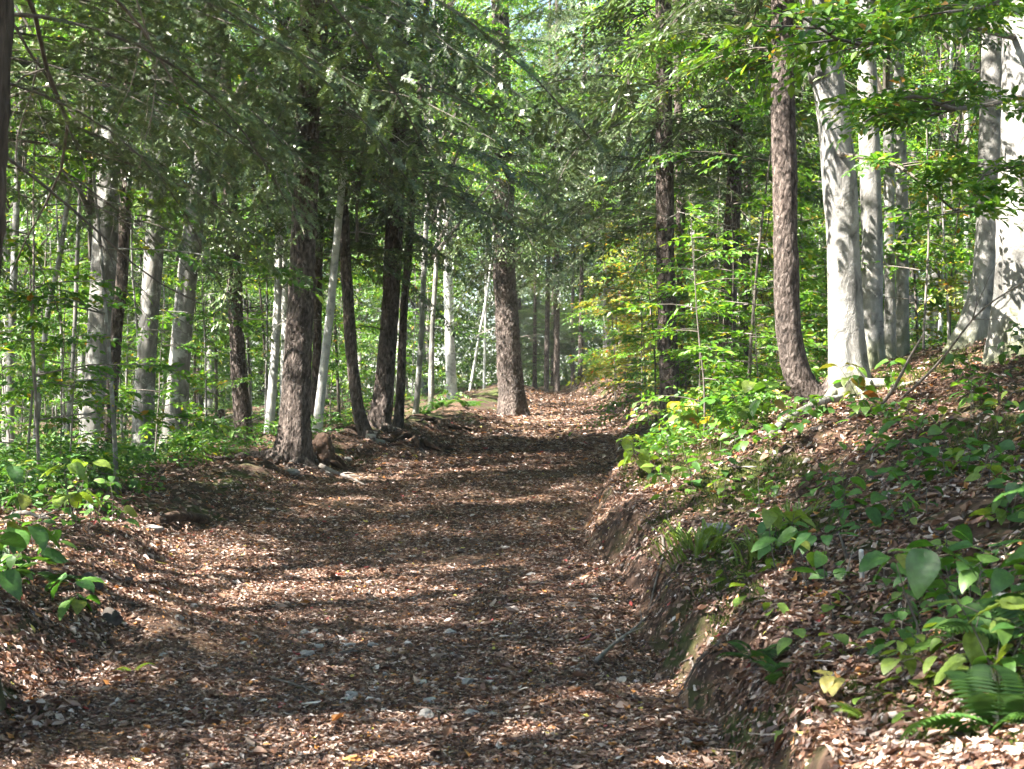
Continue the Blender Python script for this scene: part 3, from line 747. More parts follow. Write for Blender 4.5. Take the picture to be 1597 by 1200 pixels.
def bough_mesh(T):
    mb = MB(); mb.add(*T[1], mat=0); mb.add(*T[0], mat=1); return mb.mesh("needled_bough", [M_TWIG, M_HEMLOCK])
BM = [bough_mesh(t) for t in BOUGHS]; FM = [bough_mesh(t) for t in FINE]
def put_bough(root, me, at_, yaw, pitch, roll, L):
    o = link("needled_bough", me, root, at_, 0, L / 2.6); o.rotation_euler = (roll, pitch, yaw)
# bare dead branches and needled boughs of the near left hemlock
def hemlock_limb(parent, start, d, L, r=.02, k=0, roll=0.0):
    b = np.array(parent.location)
    yaw = math.atan2(d[1], d[0]); pitch = -math.atan2(d[2], math.hypot(d[0], d[1]))
    put_bough(parent, FM[k % 2], np.array(start) - b, yaw, pitch, roll, L)
def bare(parent, start, end, r, m, sag=.15, depth=3):
    b = np.array(parent.location); s = np.array(start) - b; d = np.array(end) - np.array(start)
    mb = MB(); dead_branch(mb, s, d, np.linalg.norm(d), r, depth, sag, 0, 6, .15); mb.build("dead_branch", m, parent, True)
for (a, ya), (c, yc), r, m in [((-40, 0), 0, 0, 0)][:0]: pass
for p0, y0, p1, y1, r, m in [((20, -60), 6.6, (285, 200), 9.5, .013, M_TWIG), ((150, -30), 8, (345, 190), 9.5, .011, M_DEAD), ((-20, 60), 6.8, (120, 330), 8.5, .011, M_DEAD),
                             ((-10, 230), 6.8, (180, 420), 9, .008, M_TWIG), ((200, -40), 8.5, (300, 240), 9.2, .007, M_DEAD), ((60, 90), 8, (30, 300), 8.6, .007, M_DEAD),
                             ((-30, -20), 7, (180, 90), 8, .010, M_TWIG)]:
    bare(near_hem, W(p0[0], p0[1], y0), W(p1[0], p1[1], y1), r, m)
for i, (p0, y0, L, yaw, dz) in enumerate([((-30, -90), 6.8, 2.4, .75, .0), ((-20, 20), 6.8, 2.2, 1.0, .05), ((-60, -200), 6.8, 3.2, .5, .05), ((-60, -260), 6.9, 3.4, .9, .05), ((-40, 120), 6.9, 1.6, 1.1, -.05)]):
    hemlock_limb(near_hem, W(p0[0], p0[1], y0), (math.cos(yaw), math.sin(yaw), dz), L, .02, i % 4)

def front_boughs(root, C, n, z0, z1, L0, L1, yc=-1.57, ys=1.2):
    b = np.array(root.location)
    for i in range(n):
        z = z0 + (z1 - z0) * (i + rng.random()) / n; c = C[np.argmin(np.abs(C[:, 2] - b[2] - z))]
        a = yc + rng.uniform(-ys, ys); k = int(rng.integers(0, 4)); L = rng.uniform(L0, L1)
        put_bough(root, (FM[k % 2] if b[1] < 21 else BM[k]), c - b, a, rng.normal(0, .12), rng.normal(0, .22), L)
for x, y, r0, root, C in MAINS:
    if abs(y - 18.6) < .01: front_boughs(root, C, 16, 3.5, 6.6, 2.0, 3.4)
    if abs(y - 23.5) < .01: front_boughs(root, C, 14, 3.9, 8.0, 2.2, 3.6)
    if abs(y - 48) < .01: front_boughs(root, C, 22, 4.0, 12, 2.2, 4.2, -2.4, 1.4)
    if abs(y - 54) < .01: front_boughs(root, C, 14, 4.0, 13, 2.2, 4.0, -2.2, 1.6)
    if root is leftfill: front_boughs(root, C, 20, 2.9, 5.4, 1.6, 3.6, .1, .9)
    if abs(y - 18.6) < .01: front_boughs(root, C, 18, 3.3, 6.8, .9, 1.7)
    if abs(y - 23.5) < .01: front_boughs(root, C, 14, 3.7, 8.0, .9, 1.7)
    if abs(y - 34.5) < .01: front_boughs(root, C, 20, 4.2, 10, 1.0, 2.2)
    if abs(y - 20) < .01 and root.name.startswith("hemlock"): front_boughs(root, C, 12, 4.1, 7.2, .9, 1.8)
    if abs(y - 16.4) < .01: front_boughs(root, C, 13, 3.6, 6.8, 1.5, 3.0, -1.2, 1.5)
    if abs(y - 22.5) < .01: front_boughs(root, C, 8, 4.0, 7.0, 1.5, 2.6)
    if abs(y - 24) < .01 and root.name.startswith("hemlock"): front_boughs(root, C, 12, 2.6, 7.0, 1.2, 2.8)
    if abs(y - 34.5) < .01: front_boughs(root, C, 14, 4.2, 10, 2.2, 3.8)
    if abs(y - 20) < .01 and root.name.startswith("hemlock"): front_boughs(root, C, 14, 4.1, 7.2, 1.8, 3.2, -1.9, 1.3)
    if abs(y - 26) < .01 and root.name.startswith("hemlock"): front_boughs(root, C, 8, 4.3, 8.5, 1.8, 3.0)
    if abs(y - 14) < .01: front_boughs(root, C, 7, 3.5, 5.0, 1.4, 2.4, -1.2, 1.6)

# ------------------------------------------------------------------ background trees
def copy_thing(root, loc, rotz, scale, label=None, group=None):
    c = root.copy(); COL.objects.link(c)
    c.location = tuple(float(v) for v in loc); c.rotation_euler = (0, 0, rotz); c.scale = scale
    if label: c["label"] = label
    if group: c["group"] = group
    for ch in root.children:
        d = ch.copy(); COL.objects.link(d); d.parent = c
    return c
def proto(name, species, idx, r0, ht, label, group):
    root = link(name, None); tag(root, label, 'tree', group)
    C = wander((0, 0, -.3), (0, 0, 1), ht, 26, .02, 0); C[:, :2] *= .6
    mb = MB(); tube(mb, smooth_path(C, 90), np.linspace(r0 * 1.05, r0 * .25, 90), 14, 0, trunk_bump('h' if species == 'h' else 'b', idx * 3.1, .45, r0, 0))
    mb.build("trunk", {'h': M_HBARK, 'b': M_BBARK, 'd': M_DBARK}[species], root, True)
    lm = (HEM if species == 'h' else BROAD if species == 'b' else BROADN)[idx]
    link("crown", lm, root)
    return root
G_L, G_R = "trees deep in the left wood", "trees deep in the right wood"
LAB = {('h', 0): "dark hemlock far back among the left wood's trees", ('b', 0): "leafy broad tree far back among the left wood's trees",
       ('h', 1): "dark hemlock far back up the right slope's wood", ('b', 1): "leafy broad tree far back up the right slope's wood"}
spots = []
def shades(x, y):
    """in the way of the sun that reaches the lit roadside trunks"""
    for mx, my in ((-.1, 34.5), (-2.6, 18.6), (-2.0, 23.5), (2.05, 20.0)):
        a = (x - mx) * -.92 + (y - my) * -.39; b = abs((x - mx) * .39 - (y - my) * .92)
        if .3 < a < 8.5 and b < 1.7: return True
    return False
def free(x, y, dmin):
    if RL(y) - 1.6 < x < RR(y) + 1.6 and y < 75: return False
    for (mx, my, *_r) in MAINS:
        if (mx - x) ** 2 + (my - y) ** 2 < dmin ** 2: return False
        # leave the sight line to the trunks in the photograph clear
    if shades(x, y): return False
    return all((sx - x) ** 2 + (sy - y) ** 2 > dmin ** 2 for sx, sy in spots)
PROT = {}
def far_tree(x, y, sp):
    side = 0 if x < (RL(y) + RR(y)) / 2 else 1
    v = int(rng.integers(0, 4 if sp == 'h' else 3))
    key = (sp, v)
    lab = LAB[(sp if sp == 'h' else 'b', side)]; grp = (G_L, G_R)[side] + (" (hemlocks)" if sp == 'h' else " (broadleaf)")
    s = rng.uniform(.8, 1.25); loc = (x, y, float(H(x, y)))
    if sp == 'h' and y < 20: s = .85
    if key not in PROT:
        o = proto("hemlock_tree" if sp == 'h' else "maple_tree", sp, v, .17 if sp == 'h' else .15, 15, lab, grp)
        PROT[key] = o; o.location = loc
    else:
        o = copy_thing(PROT[key], loc, rng.uniform(0, 6.28), (s, s, s * rng.uniform(.9, 1.15)), lab, grp)
        if sp == 'b':
            pass
    spots.append((x, y))
n = 0
for tries in range(4000):
    y = rng.uniform(27, 105) if rng.random() < .8 else rng.uniform(27, 50)
    x = rng.uniform(-.36 * y - 6, .36 * y + 6)
    if not free(x, y, 2.6 + .015 * y): continue
    far_tree(x, y, ('h' if rng.random() < .42 else 'b') if y > 48 else ('h' if rng.random() < .3 else 'd')); n += 1
    if n >= 50: break
n = 0
for tries in range(4000):
    y = rng.uniform(42, 84); x = rng.uniform(-.36 * y - 4, .36 * y + 4)
    if not free(x, y, 2.4): continue
    far_tree(x, y, 'h' if rng.random() < .45 else 'b'); n += 1
    if n >= 46: break
# the wood goes on out of view; its left crowns shade the path
LAB2 = "forest tree standing unseen outside the view, added for its shade"
for (x, y, sp) in [(-6.3, 3.5, 'd'), (-9.5, 6, 'd'), (-8, -2, 'd'), (-6.4, 14.3, 'h'), (-7.2, 8.8, 'd'), (-5.2, 5.4, 'd'), (-12, 16, 'd'), (-6, .3, 'd'), (-16, 9, 'b'), (-19, 15, 'h'), (-17, 21, 'b'), (-22, 27, 'b'), (-18, 2, 'b'), (7, 5.5, 'b'), (6.3, -.5, 'b'), (9.2, 10.5, 'b'), (4.6, -5, 'h'), (11.5, 16.5, 'h'), (11, 4, 'b'), (0.5, -9, 'b'), (-4, -8, 'b'), (13.5, 12, 'b'), (14.5, 22, 'b')]:  # right, rear and far-left trees are added unseen to dim the sky light
    far_tree(x, y, sp)

# ------------------------------------------------------------------ understory saplings
def sapling_mesh(seed, h, sc_=1.0, spread_=1.0, leafm=M_BEECHLEAF):
    r = np.random.default_rng(seed); st, lv = MB(), MB()
    C = wander((0, 0, -.1), (r.normal(0, .035), r.normal(0, .035), 1), h, 12, .035, 0)
    tube(st, C, np.linspace(.007 + h * .0026, .003, 12), 6)
    Q, yw = [], []
    z = .25 * h
    while z < h:
        f = z / h
        c = C[min(11, int(f * 11))]; a = r.uniform(0, 2 * PI)
        ln = (.28 * min(h, 6.5) * (1.15 - f) + .25) * r.uniform(.6, 1.2) * spread_
        B = wander(c, (math.cos(a), math.sin(a), r.uniform(.0, .35)), ln, 6, .08, .35)
        tube(st, B, np.linspace(.008, .003, 6), 4)
        for j in range(max(3, int(ln * 9))):
            u = r.uniform(.2, 1) * 5; q = min(4, int(u)); Q.append(B[q] + (B[q + 1] - B[q]) * (u - q)); yw.append(a + r.choice([-1, 1]) * r.uniform(.05, .95))
        z += min(h, 5.5) * r.uniform(.04, .085)
    Q, yw = np.array(Q), np.array(yw); n = len(Q)
    scatter_sprays(lv, Q, yw, r.normal(.1, .17, n), r.normal(0, .22, n), r.uniform(.75, 1.2, n) * sc_)
    return st.mesh("sapling_stem", M_DEAD if seed % 2 and h < 5 else M_DBARK if seed % 2 else M_TWIG, True), lv.mesh("sapling_foliage", leafm)
SAP = [sapling_mesh(i, h, 1.0, 1, m) for i, (h, m) in enumerate([(3.0, M_BEECHLEAF), (4.2, M_BEECHLEAF), (5.5, M_BEECHLEAF), (2.2, M_BEECHLEAF), (3.6, M_YELLOWLEAF), (6.5, M_BEECHLEAF), (8.5, M_BEECHLEAF), (7.5, M_BEECHLEAF), (9.5, M_BEECHLEAF)])]
def sapling(x, y, k, s, label, group=None, name="beech_sapling"):
    root = link(name, None, None, (x, y, float(H(x, y))), rng.uniform(0, 6.28), s)
    tag(root, label, 'sapling', group)
    link("stem", SAP[k][0], root); link("foliage", SAP[k][1], root)
    return root
def sap_field(n, area, ks, label, group, ok):
    c = 0; pts = []
    for _ in range(6000):
        x, y = area()
        if not ok(x, y) or shades(x, y): continue
        if any((x - a) ** 2 + (y - b) ** 2 < 1.0 for a, b in pts): continue
        pts.append((x, y)); sapling(x, y, int(rng.choice(ks)), rng.uniform(.75, 1.2), label, group); c += 1
        if c >= n: break
def inv(lo, hi):  # more of them near than far, evenly in the picture
    return 1 / rng.uniform(1 / hi, 1 / lo)
def px(x, y): return CX + FPX * x / y
def left_area():
    y = inv(19, 60); return rng.uniform(-.37 * y, RL(y) - 1.5), y
def right_area():
    y = inv(19, 60); return rng.uniform(RR(y) + 1.2, .37 * y), y
sap_field(62, left_area, [0, 1, 2, 3, 5, 5], "green understory sapling among the trunks of the left wood", "understory saplings of the left wood", lambda x, y: x < RL(y) - 1.5 and not (420 < px(x, y) < 640 and y < 26))
sap_field(64, right_area, [0, 1, 2, 3, 4, 5], "bright green understory sapling on the right slope", "understory saplings of the right slope", lambda x, y: x > RR(y) + 1.2 and y > 17)
def tall_left():
    y = inv(23, 62); return rng.uniform(-.37 * y, RL(y) - 2.2), y
def tall_right():
    y = inv(22, 62); return rng.uniform(RR(y) + 2.2, .37 * y), y
sap_field(40, tall_left, [5, 6, 7, 8], "tall slender young tree leafy to the ground in the left wood", "young trees of the left wood", lambda x, y: not (420 < px(x, y) < 560 and y < 26))
sap_field(36, tall_right, [5, 6, 7, 8], "tall slender young tree leafy to the ground on the right slope", "young trees of the right slope", lambda x, y: True)
for (pxx, y, k, s, lab) in [(1165, 17.0, 2, 1.0, "tall bright beech sapling left of the J-curved trunk"), (1122, 18.5, 3, .9, "bright sapling between the straight verge hemlock and the J-curved trunk"),
                            (1190, 16.2, 3, .8, "low bright sapling at the foot of the J-curved trunk's left side"), (1440, 17.5, 1, .9, "green sapling between the pale pair and the right-hand beeches"),
                            (1480, 19.0, 5, .8, "tall green sapling behind the mossy-footed beech"), (40, 15.0, 1, .9, "leafy sapling at the left edge behind the broad-leaved shrub"),
                            (240, 18.0, 3, .9, "low leafy sapling in front of the dark grey trunk on the left"), (100, 14.5, 3, .8, "small sapling with layered leaves before the thick left beech"),
                            (1000, 30.0, 4, 1.1, "yellow-green sapling leaning over the right verge left of the straight hemlock"), (960, 38.0, 4, 1.4, "tall yellow-tinged sapling overhanging the far right verge"),
                            (1015, 24.0, 3, 1.0, "low bright sapling at the path edge left of the straight verge hemlock")]:
    sapling((pxx - CX) * y / FPX, y, k, s, lab)

sap_field(34, lambda: (lambda y: (rng.uniform(RR(y) + .5, RR(y) + 3.2), y))(rng.uniform(14.5, 30)), [0, 1, 3, 4], "knee to head high airy sapling on the bank left of the J-curved trunk", "airy saplings on the right bank", lambda x, y: px(x, y) < 1215 and not (1010 < px(x, y) < 1075 and y < 20.5))
sap_field(24, lambda: (lambda y: (rng.uniform(-.345 * y, min(RL(y) - 1.2, -.14 * y)), y))(rng.uniform(13.5, 18.5)), [0, 1, 3, 5], "leafy young sapling standing before the thick trunks at far left", "saplings before the thick left trunks", lambda x, y: True)
sap_field(20, lambda: (lambda y: (rng.uniform(RR(y) + .4, RR(y) + 3.0), y))(rng.uniform(24, 47)), [4, 1, 2, 5, 4], "yellow-green sapling leaning over the right edge of the far path", "saplings over the far path's right edge", lambda x, y: px(x, y) < 1035)
for o in [o for o in bpy.data.objects if o.get("group") == "airy saplings on the right bank"]: o.scale = (rng.uniform(.45, .95),) * 3
# ------------------------------------------------------------------ far woodland and undergrowth (masses)
def far_woodland():
    mb = MB(); n = 75000
    y = rng.uniform(74, 112, n); x = rng.uniform(-56, 56, n); z = H(x, y, False) + 30 * rng.random(n) ** 1.4 - .3
    q = (vn(x * .3, y * .12, z * .35) > .22) & ((x < RL(y) - 2.5) | (x > RR(y) + 2.5) | (y > 84)); x, y, z = x[q], y[q], z[q]; n = len(x)
    scatter_sprays(mb, np.stack([x, y, z], 1), rng.uniform(0, 6.28, n), rng.normal(.25, .4, n), rng.normal(0, .5, n), rng.uniform(2.2, 3.6, n))
    o = mb.build("far_woodland", M_FARLEAF); tag(o, "distant mass of green woodland closing the view beyond the path", "woodland", None, "stuff")
far_woodland()
def undergrowth(name, label, side, dens, y0, y1, m, ok=None, hmax=.6, T=SPRAYS, s0=.7, s1=1.1):
    mb = MB(); Pn = []
    n = int(dens)
    y = 1 / rng.uniform(1 / y1, 1 / y0, n); u = rng.random(n)
    if side < 0: a, b = -.37 * y - 1, RL(y) - .8
    else: a, b = RR(y) + .5, .37 * y + 1
    q = b > a; y, u, a, b = y[q], u[q], a[q], b[q]
    x = a + (b - a) * u
    q = vn(x * .9, y * .9, 21) > .38
    if ok is not None: q &= ok(x, y)
    x, y = x[q], y[q]; n = len(x)
    hh = hmax * vn(x * .6, y * .6, 33) * 1.4 * rng.random(n) ** .7
    P = np.stack([x, y, H(x, y) + .04 + hh], 1)
    scatter_sprays(mb, P, rng.uniform(0, 6.28, n), rng.normal(.05, .25, n), rng.normal(0, .25, n), rng.uniform(s0, s1, n), T)
    o = mb.build(name, m); tag(o, label, "undergrowth", None, "stuff")
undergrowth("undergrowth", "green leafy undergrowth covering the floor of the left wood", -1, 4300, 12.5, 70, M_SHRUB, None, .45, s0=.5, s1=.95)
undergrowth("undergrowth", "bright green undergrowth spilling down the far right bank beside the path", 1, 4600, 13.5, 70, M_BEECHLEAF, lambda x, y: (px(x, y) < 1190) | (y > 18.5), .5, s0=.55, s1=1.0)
undergrowth("weeds", "yellowish weeds on the sunny right verge near the end of the path", 1, 4200, 34, 62, M_YELLOWLEAF, lambda x, y: x < RR(y) + 4.5, 1.1)

# ------------------------------------------------------------------ leaf litter
def mossy(x, y): return vn(x * 1.15 + 9, y * .9, 77) * .75 + vn(x * 4, y * 4, 78) * .25
def moss():
    n = 260000
    y = np.exp(rng.uniform(math.log(3.4), math.log(17), n)); x = RR(y) + .15 + np.minimum(5, np.maximum(.2, .35 * y + .5 - RR(y))) * rng.random(n)
    q = (mossy(x, y) > .555) & (np.abs(x) < .34 * y + .5); x, y = x[q], y[q]; n = len(x)
    z = H(x, y) + .004; s = rng.uniform(.010, .028, n) * (.7 + .05 * y); a = rng.uniform(0, 6.28, n); w = s * .22
    P = np.stack([x, y, z], 1); d = np.stack([np.cos(a), np.sin(a), 0 * a], 1)
    tip = P + d * (s * .5)[:, None] * np.stack([np.sin(a * 3), np.cos(a * 5), 0 * a], 1) + np.stack([0 * a, 0 * a, s], 1)
    V = np.stack([P - d * w[:, None], P + d * w[:, None], tip], 1).reshape(-1, 3)
    mb = MB(); mb.add(V, np.arange(3 * n).reshape(-1, 3)); o = mb.build("moss", M_MOSS); tag(o, "dark and yellow-green moss cushions covering parts of the right bank", "moss", None, "stuff")
moss()
def litter():
    mb = MB()
    def batch(n, y0, y1, xa, xb, s0, s1, p=1.0, keep=None):
        y = (rng.uniform(y0 ** (1 - p), y1 ** (1 - p), n)) ** (1 / (1 - p)) if p != 1 else np.exp(rng.uniform(math.log(y0), math.log(y1), n))
        a, b = xa(y), xb(y); x = a + (b - a) * rng.random(n)
        q = np.abs(x) < .34 * y + .8
        if keep is not None: q &= keep(x, y)
        x, y = x[q], y[q]; n = len(x)
        e = .03; z = H(x, y); zx = (H(x + e, y) - z) / e; zy = (H(x, y + e) - z) / e
        st = (np.hypot(zx, zy) > 1.0) & (rng.random(n) < .75)
        st |= (x > RR(y) + .3) & (mossy(x, y) > .575) & (rng.random(n) < .72)
        x, y, z, zx, zy = x[~st], y[~st], z[~st], zx[~st], zy[~st]; n = len(x)
        yaw = rng.uniform(0, 6.28, n)
        ca, sa = np.cos(yaw), np.sin(yaw)
        pit = -np.arctan(np.clip(zx * ca + zy * sa, -1.2, 1.2)) + rng.normal(0, .16, n); rol = np.arctan(np.clip(-zx * sa + zy * ca, -1.2, 1.2)) + rng.normal(0, .24, n)
        P = np.stack([x, y, z + .012 + rng.random(n) * .018], 1); S = s0 + (s1 - s0) * rng.random(n) ** 1.5
        k = rng.integers(0, len(LITTER), n)
        for i, t in enumerate(LITTER):
            w = k == i
            mb.add(*spread(t, P[w], rots(yaw[w], pit[w], rol[w]), S[w]))
    road_keep = lambda x, y: vn(x * 1.1, y * 1.1, 41) * .7 + vn(x * 4, y * 4, 44) * .3 + .30 * rng.random(len(x)) > .44
    batch(270000, 5.0, 26, lambda y: RL(y) - .3, lambda y: RR(y) + .2, .015, .048, 1.0, road_keep)
    batch(16000, 20, 56, lambda y: RL(y) - .3, lambda y: RR(y) + .3, .06, .12, 1.0)
    slope_keep = lambda x, y: vn(x * 1.3, y * 1.3, 51) * .75 + .35 * rng.random(len(x)) > .36
    batch(100000, 3.2, 18, lambda y: RR(y) + .1, lambda y: np.minimum(RR(y) + 6, .34 * y + .8), .022, .066, 1.0, slope_keep)
    batch(30000, 6, 26, lambda y: np.maximum(-.34 * y - .8, RL(y) - 7), lambda y: RL(y) + .1, .03, .075, 1.0, slope_keep)
    batch(3500, 5.0, 20, lambda y: RL(y) - 2.0, lambda y: RR(y) + 3, .07, .105, 1.0)
    batch(130000, 5.0, 13, lambda y: RL(y) - 1.2, lambda y: RR(y) + .5, .008, .026, 1.0)
    n = 2600; y = np.exp(rng.uniform(math.log(5), math.log(16), n)); a, b = RL(y) - 1.5, RR(y) + 3; x = a + (b - a) * rng.random(n); P = np.stack([x, y, H(x, y) + .022], 1)
    L = rng.uniform(.04, .2, n) * rng.uniform(.5, 1, n); w = .016
    twig = tpl([(0, -w, 0), (0, w, 0), (0, 0, w * 1.6), (.5, -w + .04, .02), (.5, w + .04, .02), (.5, .04, .02 + w * 1.6), (1, -w * .5, 0), (1, w * .5, 0), (1, 0, w)], (), [(0, 3, 5, 2), (2, 5, 4, 1), (0, 1, 4, 3), (3, 6, 8, 5), (5, 8, 7, 4), (3, 4, 7, 6)])
    mb.add(*spread(twig, P, rots(rng.uniform(0, 6.28, n), rng.normal(0, .12, n), rng.uniform(0, 6.28, n)), L))
    o = mb.build("leaf_litter", M_LITTER); tag(o, "brown and tan fallen leaves strewn over the path and banks", "leaf litter", None, "stuff")
litter()

# ------------------------------------------------------------------ plants near the camera
def broad_leaf(nx=11, ny=9, wide=.42, heart=.12, pleat=.012, curl=.18, tip=.9):
    s = np.linspace(0, 1, nx); t = np.linspace(-1, 1, ny)
    v = []
    for a in s:
        w = wide * (math.sin(PI * a ** .72) ** .8 if 0 < a < 1 else 0.0) + 1e-3
        for b in t:
            x = a - heart * abs(b) ** 1.5 * (1 - a) * 2 * (1 if a > 0 else .9); y = b * w * (1 + .0 * a)
            z = .16 * abs(b) * w - curl * a * a + pleat * abs(((a * 6 - .9 * abs(b)) % 1) - .5) * 4 * min(1, w * 4)
            v.append((x, y, z))
    f = [(i * ny + j, i * ny + j + 1, (i + 1) * ny + j + 1, (i + 1) * ny + j) for i in range(nx - 1) for j in range(ny - 1)]
    return tpl(v, (), f)
_bl = broad_leaf
def broad_leaf(*a):
    v, f3, f4 = _bl(*a); k = random.uniform(0, 9)
    v[:, 2] += .05 * np.sin(v[:, 0] * 5 + k) * np.sin(v[:, 1] * 6 + k * 2) + .025 * (vn(v[:, 0] * 6 + k, v[:, 1] * 6) - .5); v[:, 1] += .06 * np.sin(v[:, 0] * 3 + k) * v[:, 0]
    return v, f3, f4
BIG = [broad_leaf(15, 9, .46, .14, .022, .2), broad_leaf(15, 9, .40, .1, .02, .35), broad_leaf(15, 9, .5, .16, .024, .1), broad_leaf(15, 9, .43, .12, .022, .45)]
MID = [broad_leaf(7, 5, .38, .05, .01, .2), broad_leaf(7, 5, .32, .03, .01, .35), broad_leaf(7, 5, .42, .08, .01, .1)]

def leafy_plant(x, y, h, nl, size, label, m=M_SHRUB, T=BIG, name="hobblebush", cat="shrub", group=None, lean=(0, 0), stems=1, z=None, pitch=.35):
    g0 = float(H(x, y)); root = link(name, None, None, (x, y, g0)); tag(root, label, cat, group)
    st, lv = MB(), MB()
    for k in range(stems):
        a = rng.uniform(0, 6.28); sp = .18 * h * (stems > 1)
        C = wander((0, 0, -.05), (lean[0] + math.cos(a) * sp / h, lean[1] + math.sin(a) * sp / h, 1), h, 8, .1, 0)
        tube(st, C, np.linspace(.0038, .002, 8), 5)
        ns = max(2, nl // stems)
        P, yw, S = [], [], []
        for i in range(ns):
            f = (i // 2 + 1) / max(1, ns // 2); c = C[min(7, int(2 + f * 5.0))]
            yaw = a + (i // 2) * 1.57 + (i % 2) * PI + rng.normal(0, .3); pl = size * rng.uniform(.3, .7)
            e = c + np.array([math.cos(yaw), math.sin(yaw), .35]) * pl
            tube(st, [c, (c + e) / 2 + (0, 0, .004), e], .0018, 4)
            P.append(e); yw.append(yaw); S.append(size * rng.uniform(.7, 1.15))
        P, yw, S = np.array(P), np.array(yw), np.array(S)
        kk = rng.integers(0, len(T), len(P)); pt = rng.normal(pitch, .3, len(P)); rl = rng.normal(0, .3, len(P))
        for i, t in enumerate(T):
            q = kk == i
            if q.any(): lv.add(*spread(t, P[q], rots(yw[q], pt[q], rl[q]), S[q]))
    st.build("stem", M_TWIG, root, True)
    lv.build("foliage", m, root, True)
    return root
def at(pxx, y): return (pxx - CX) * y / FPX, y
for pxx, y, h, nl, sz, lab, m, stems in [
    (60, 8.6, .42, 10, .15, "broad-leaved green shrub at the left verge beside two dark stones", M_SHRUB, 2),
    (0, 8.0, .40, 8, .16, "broad-leaved shrub at the left edge above the shaded berm", M_SHRUB, 2),
    (125, 8.4, .25, 8, .12, "low dark green shrub hanging over the two stones at the verge", M_SHRUB, 2),
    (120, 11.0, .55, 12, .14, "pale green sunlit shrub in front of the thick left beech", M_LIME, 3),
    (185, 11.6, .25, 6, .11, "small green seedling at the path's left edge by the dark log", M_SHRUB, 1),
    (28, 11.5, .5, 12, .13, "green shrub at the left edge behind the broad-leaved shrub", M_SHRUB, 3),
    (1500, 4.9, .32, 6, .11, "pair of large yellow-green leaves drooping on the upper bank at right", M_LIME, 1),
    (1592, 4.3, .72, 6, .13, "dark big-leaved shrub reaching in from the right edge of the bank", M_SHRUB, 2),
    (1565, 4.7, .5, 6, .11, "mid-green big-leaved shrub just inside the right edge", M_SHRUB, 2),
    (1440, 5.6, .40, 7, .11, "spotted green broad-leaved shrub in the middle of the upper bank", M_SHRUB, 2),
    (1595, 4.6, .30, 5, .12, "bright lime leaf cluster at the right edge of the bank", M_LIME, 1),
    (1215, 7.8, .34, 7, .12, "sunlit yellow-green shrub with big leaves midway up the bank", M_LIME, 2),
    (1265, 7.4, .32, 7, .12, "green shrub on reddish stalks right of the sunlit yellow-green shrub", M_SHRUB, 2),
    (1290, 5.4, .12, 3, .075, "two pale yellow heart-shaped leaves on the shaded lower bank", M_PALEYELLOW, 1),
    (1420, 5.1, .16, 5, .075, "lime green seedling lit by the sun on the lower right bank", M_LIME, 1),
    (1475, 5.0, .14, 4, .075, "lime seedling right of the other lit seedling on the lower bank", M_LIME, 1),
    (1230, 5.5, .06, 3, .045, "tiny two-leaved lime seedling low on the bank", M_LIME, 1),
    (1000, 13.5, .38, 9, .13, "lone lime plant on the bank edge where the path narrows", M_LIME, 1),
    (1060, 16.2, .5, 12, .15, "maple seedling with orange and yellow leaves at the verge hemlock's foot", M_YELLOWLEAF, 2),
    (1110, 14.5, .45, 12, .12, "sunlit green shrub on the bank below the J-curved trunk", M_BEECHLEAF, 3),
    (1160, 14.0, .5, 12, .12, "bright leafy shrub leaning on the bank left of the J-curved trunk", M_LIME, 3),
    (1190, 13.2, .42, 10, .13, "round-leaved shrub in front of the J-curved trunk's left side", M_BEECHLEAF, 2),
    (1390, 12.8, .35, 8, .11, "low green seedling right of the big white-lit beech's foot", M_BEECHLEAF, 2),
    (1345, 12.0, .45, 6, .12, "sparse plant with a brown-yellow leaf before the big white-lit beech", M_YELLOWLEAF, 1)]:
    x, yv = at(pxx, y); leafy_plant(x, yv, h, nl, sz, lab, m, BIG, stems=stems)
# small seedlings on the bank, and along the left verge
def seed_field(n, area, label, group, m, h0, h1, s0, s1):
    for i in range(n):
        x, y = area(); leafy_plant(x, y, rng.uniform(h0, h1), int(rng.integers(4, 9)), rng.uniform(s0, s1), label, m, MID, "seedling", "seedling", group, pitch=.2)
seed_field(135, lambda: (lambda y: (rng.uniform(RR(y) + .6, min(RR(y) + 4.5, .35 * y)), y))(rng.uniform(4.6, 12.5)), "small green seedling among dead leaves on the right bank", "seedlings on the right bank", M_SHRUB, .08, .34, .06, .125)
seed_field(50, lambda: (lambda y: (rng.uniform(RR(y) + .3, min(RR(y) + 4, .35 * y)), y))(rng.uniform(4.8, 12)), "yellow-green seedling scattered on the leafy right bank", "yellow-green seedlings on the right bank", M_LIME, .06, .22, .05, .10)
seed_field(50, lambda: (lambda y: (rng.uniform(RR(y) + .35, RR(y) + 2.6), y))(rng.uniform(10, 18)), "lit green seedling on the bank edge beside the path", "seedlings on the bank edge", M_BEECHLEAF, .1, .4, .06, .11)
seed_field(50, lambda: (lambda y: (rng.uniform(max(-.35 * y, RL(y) - 4), RL(y) - .5), y))(rng.uniform(8, 15)), "small green seedling along the left verge of the path", "seedlings on the left verge", M_SHRUB, .1, .4, .06, .1)

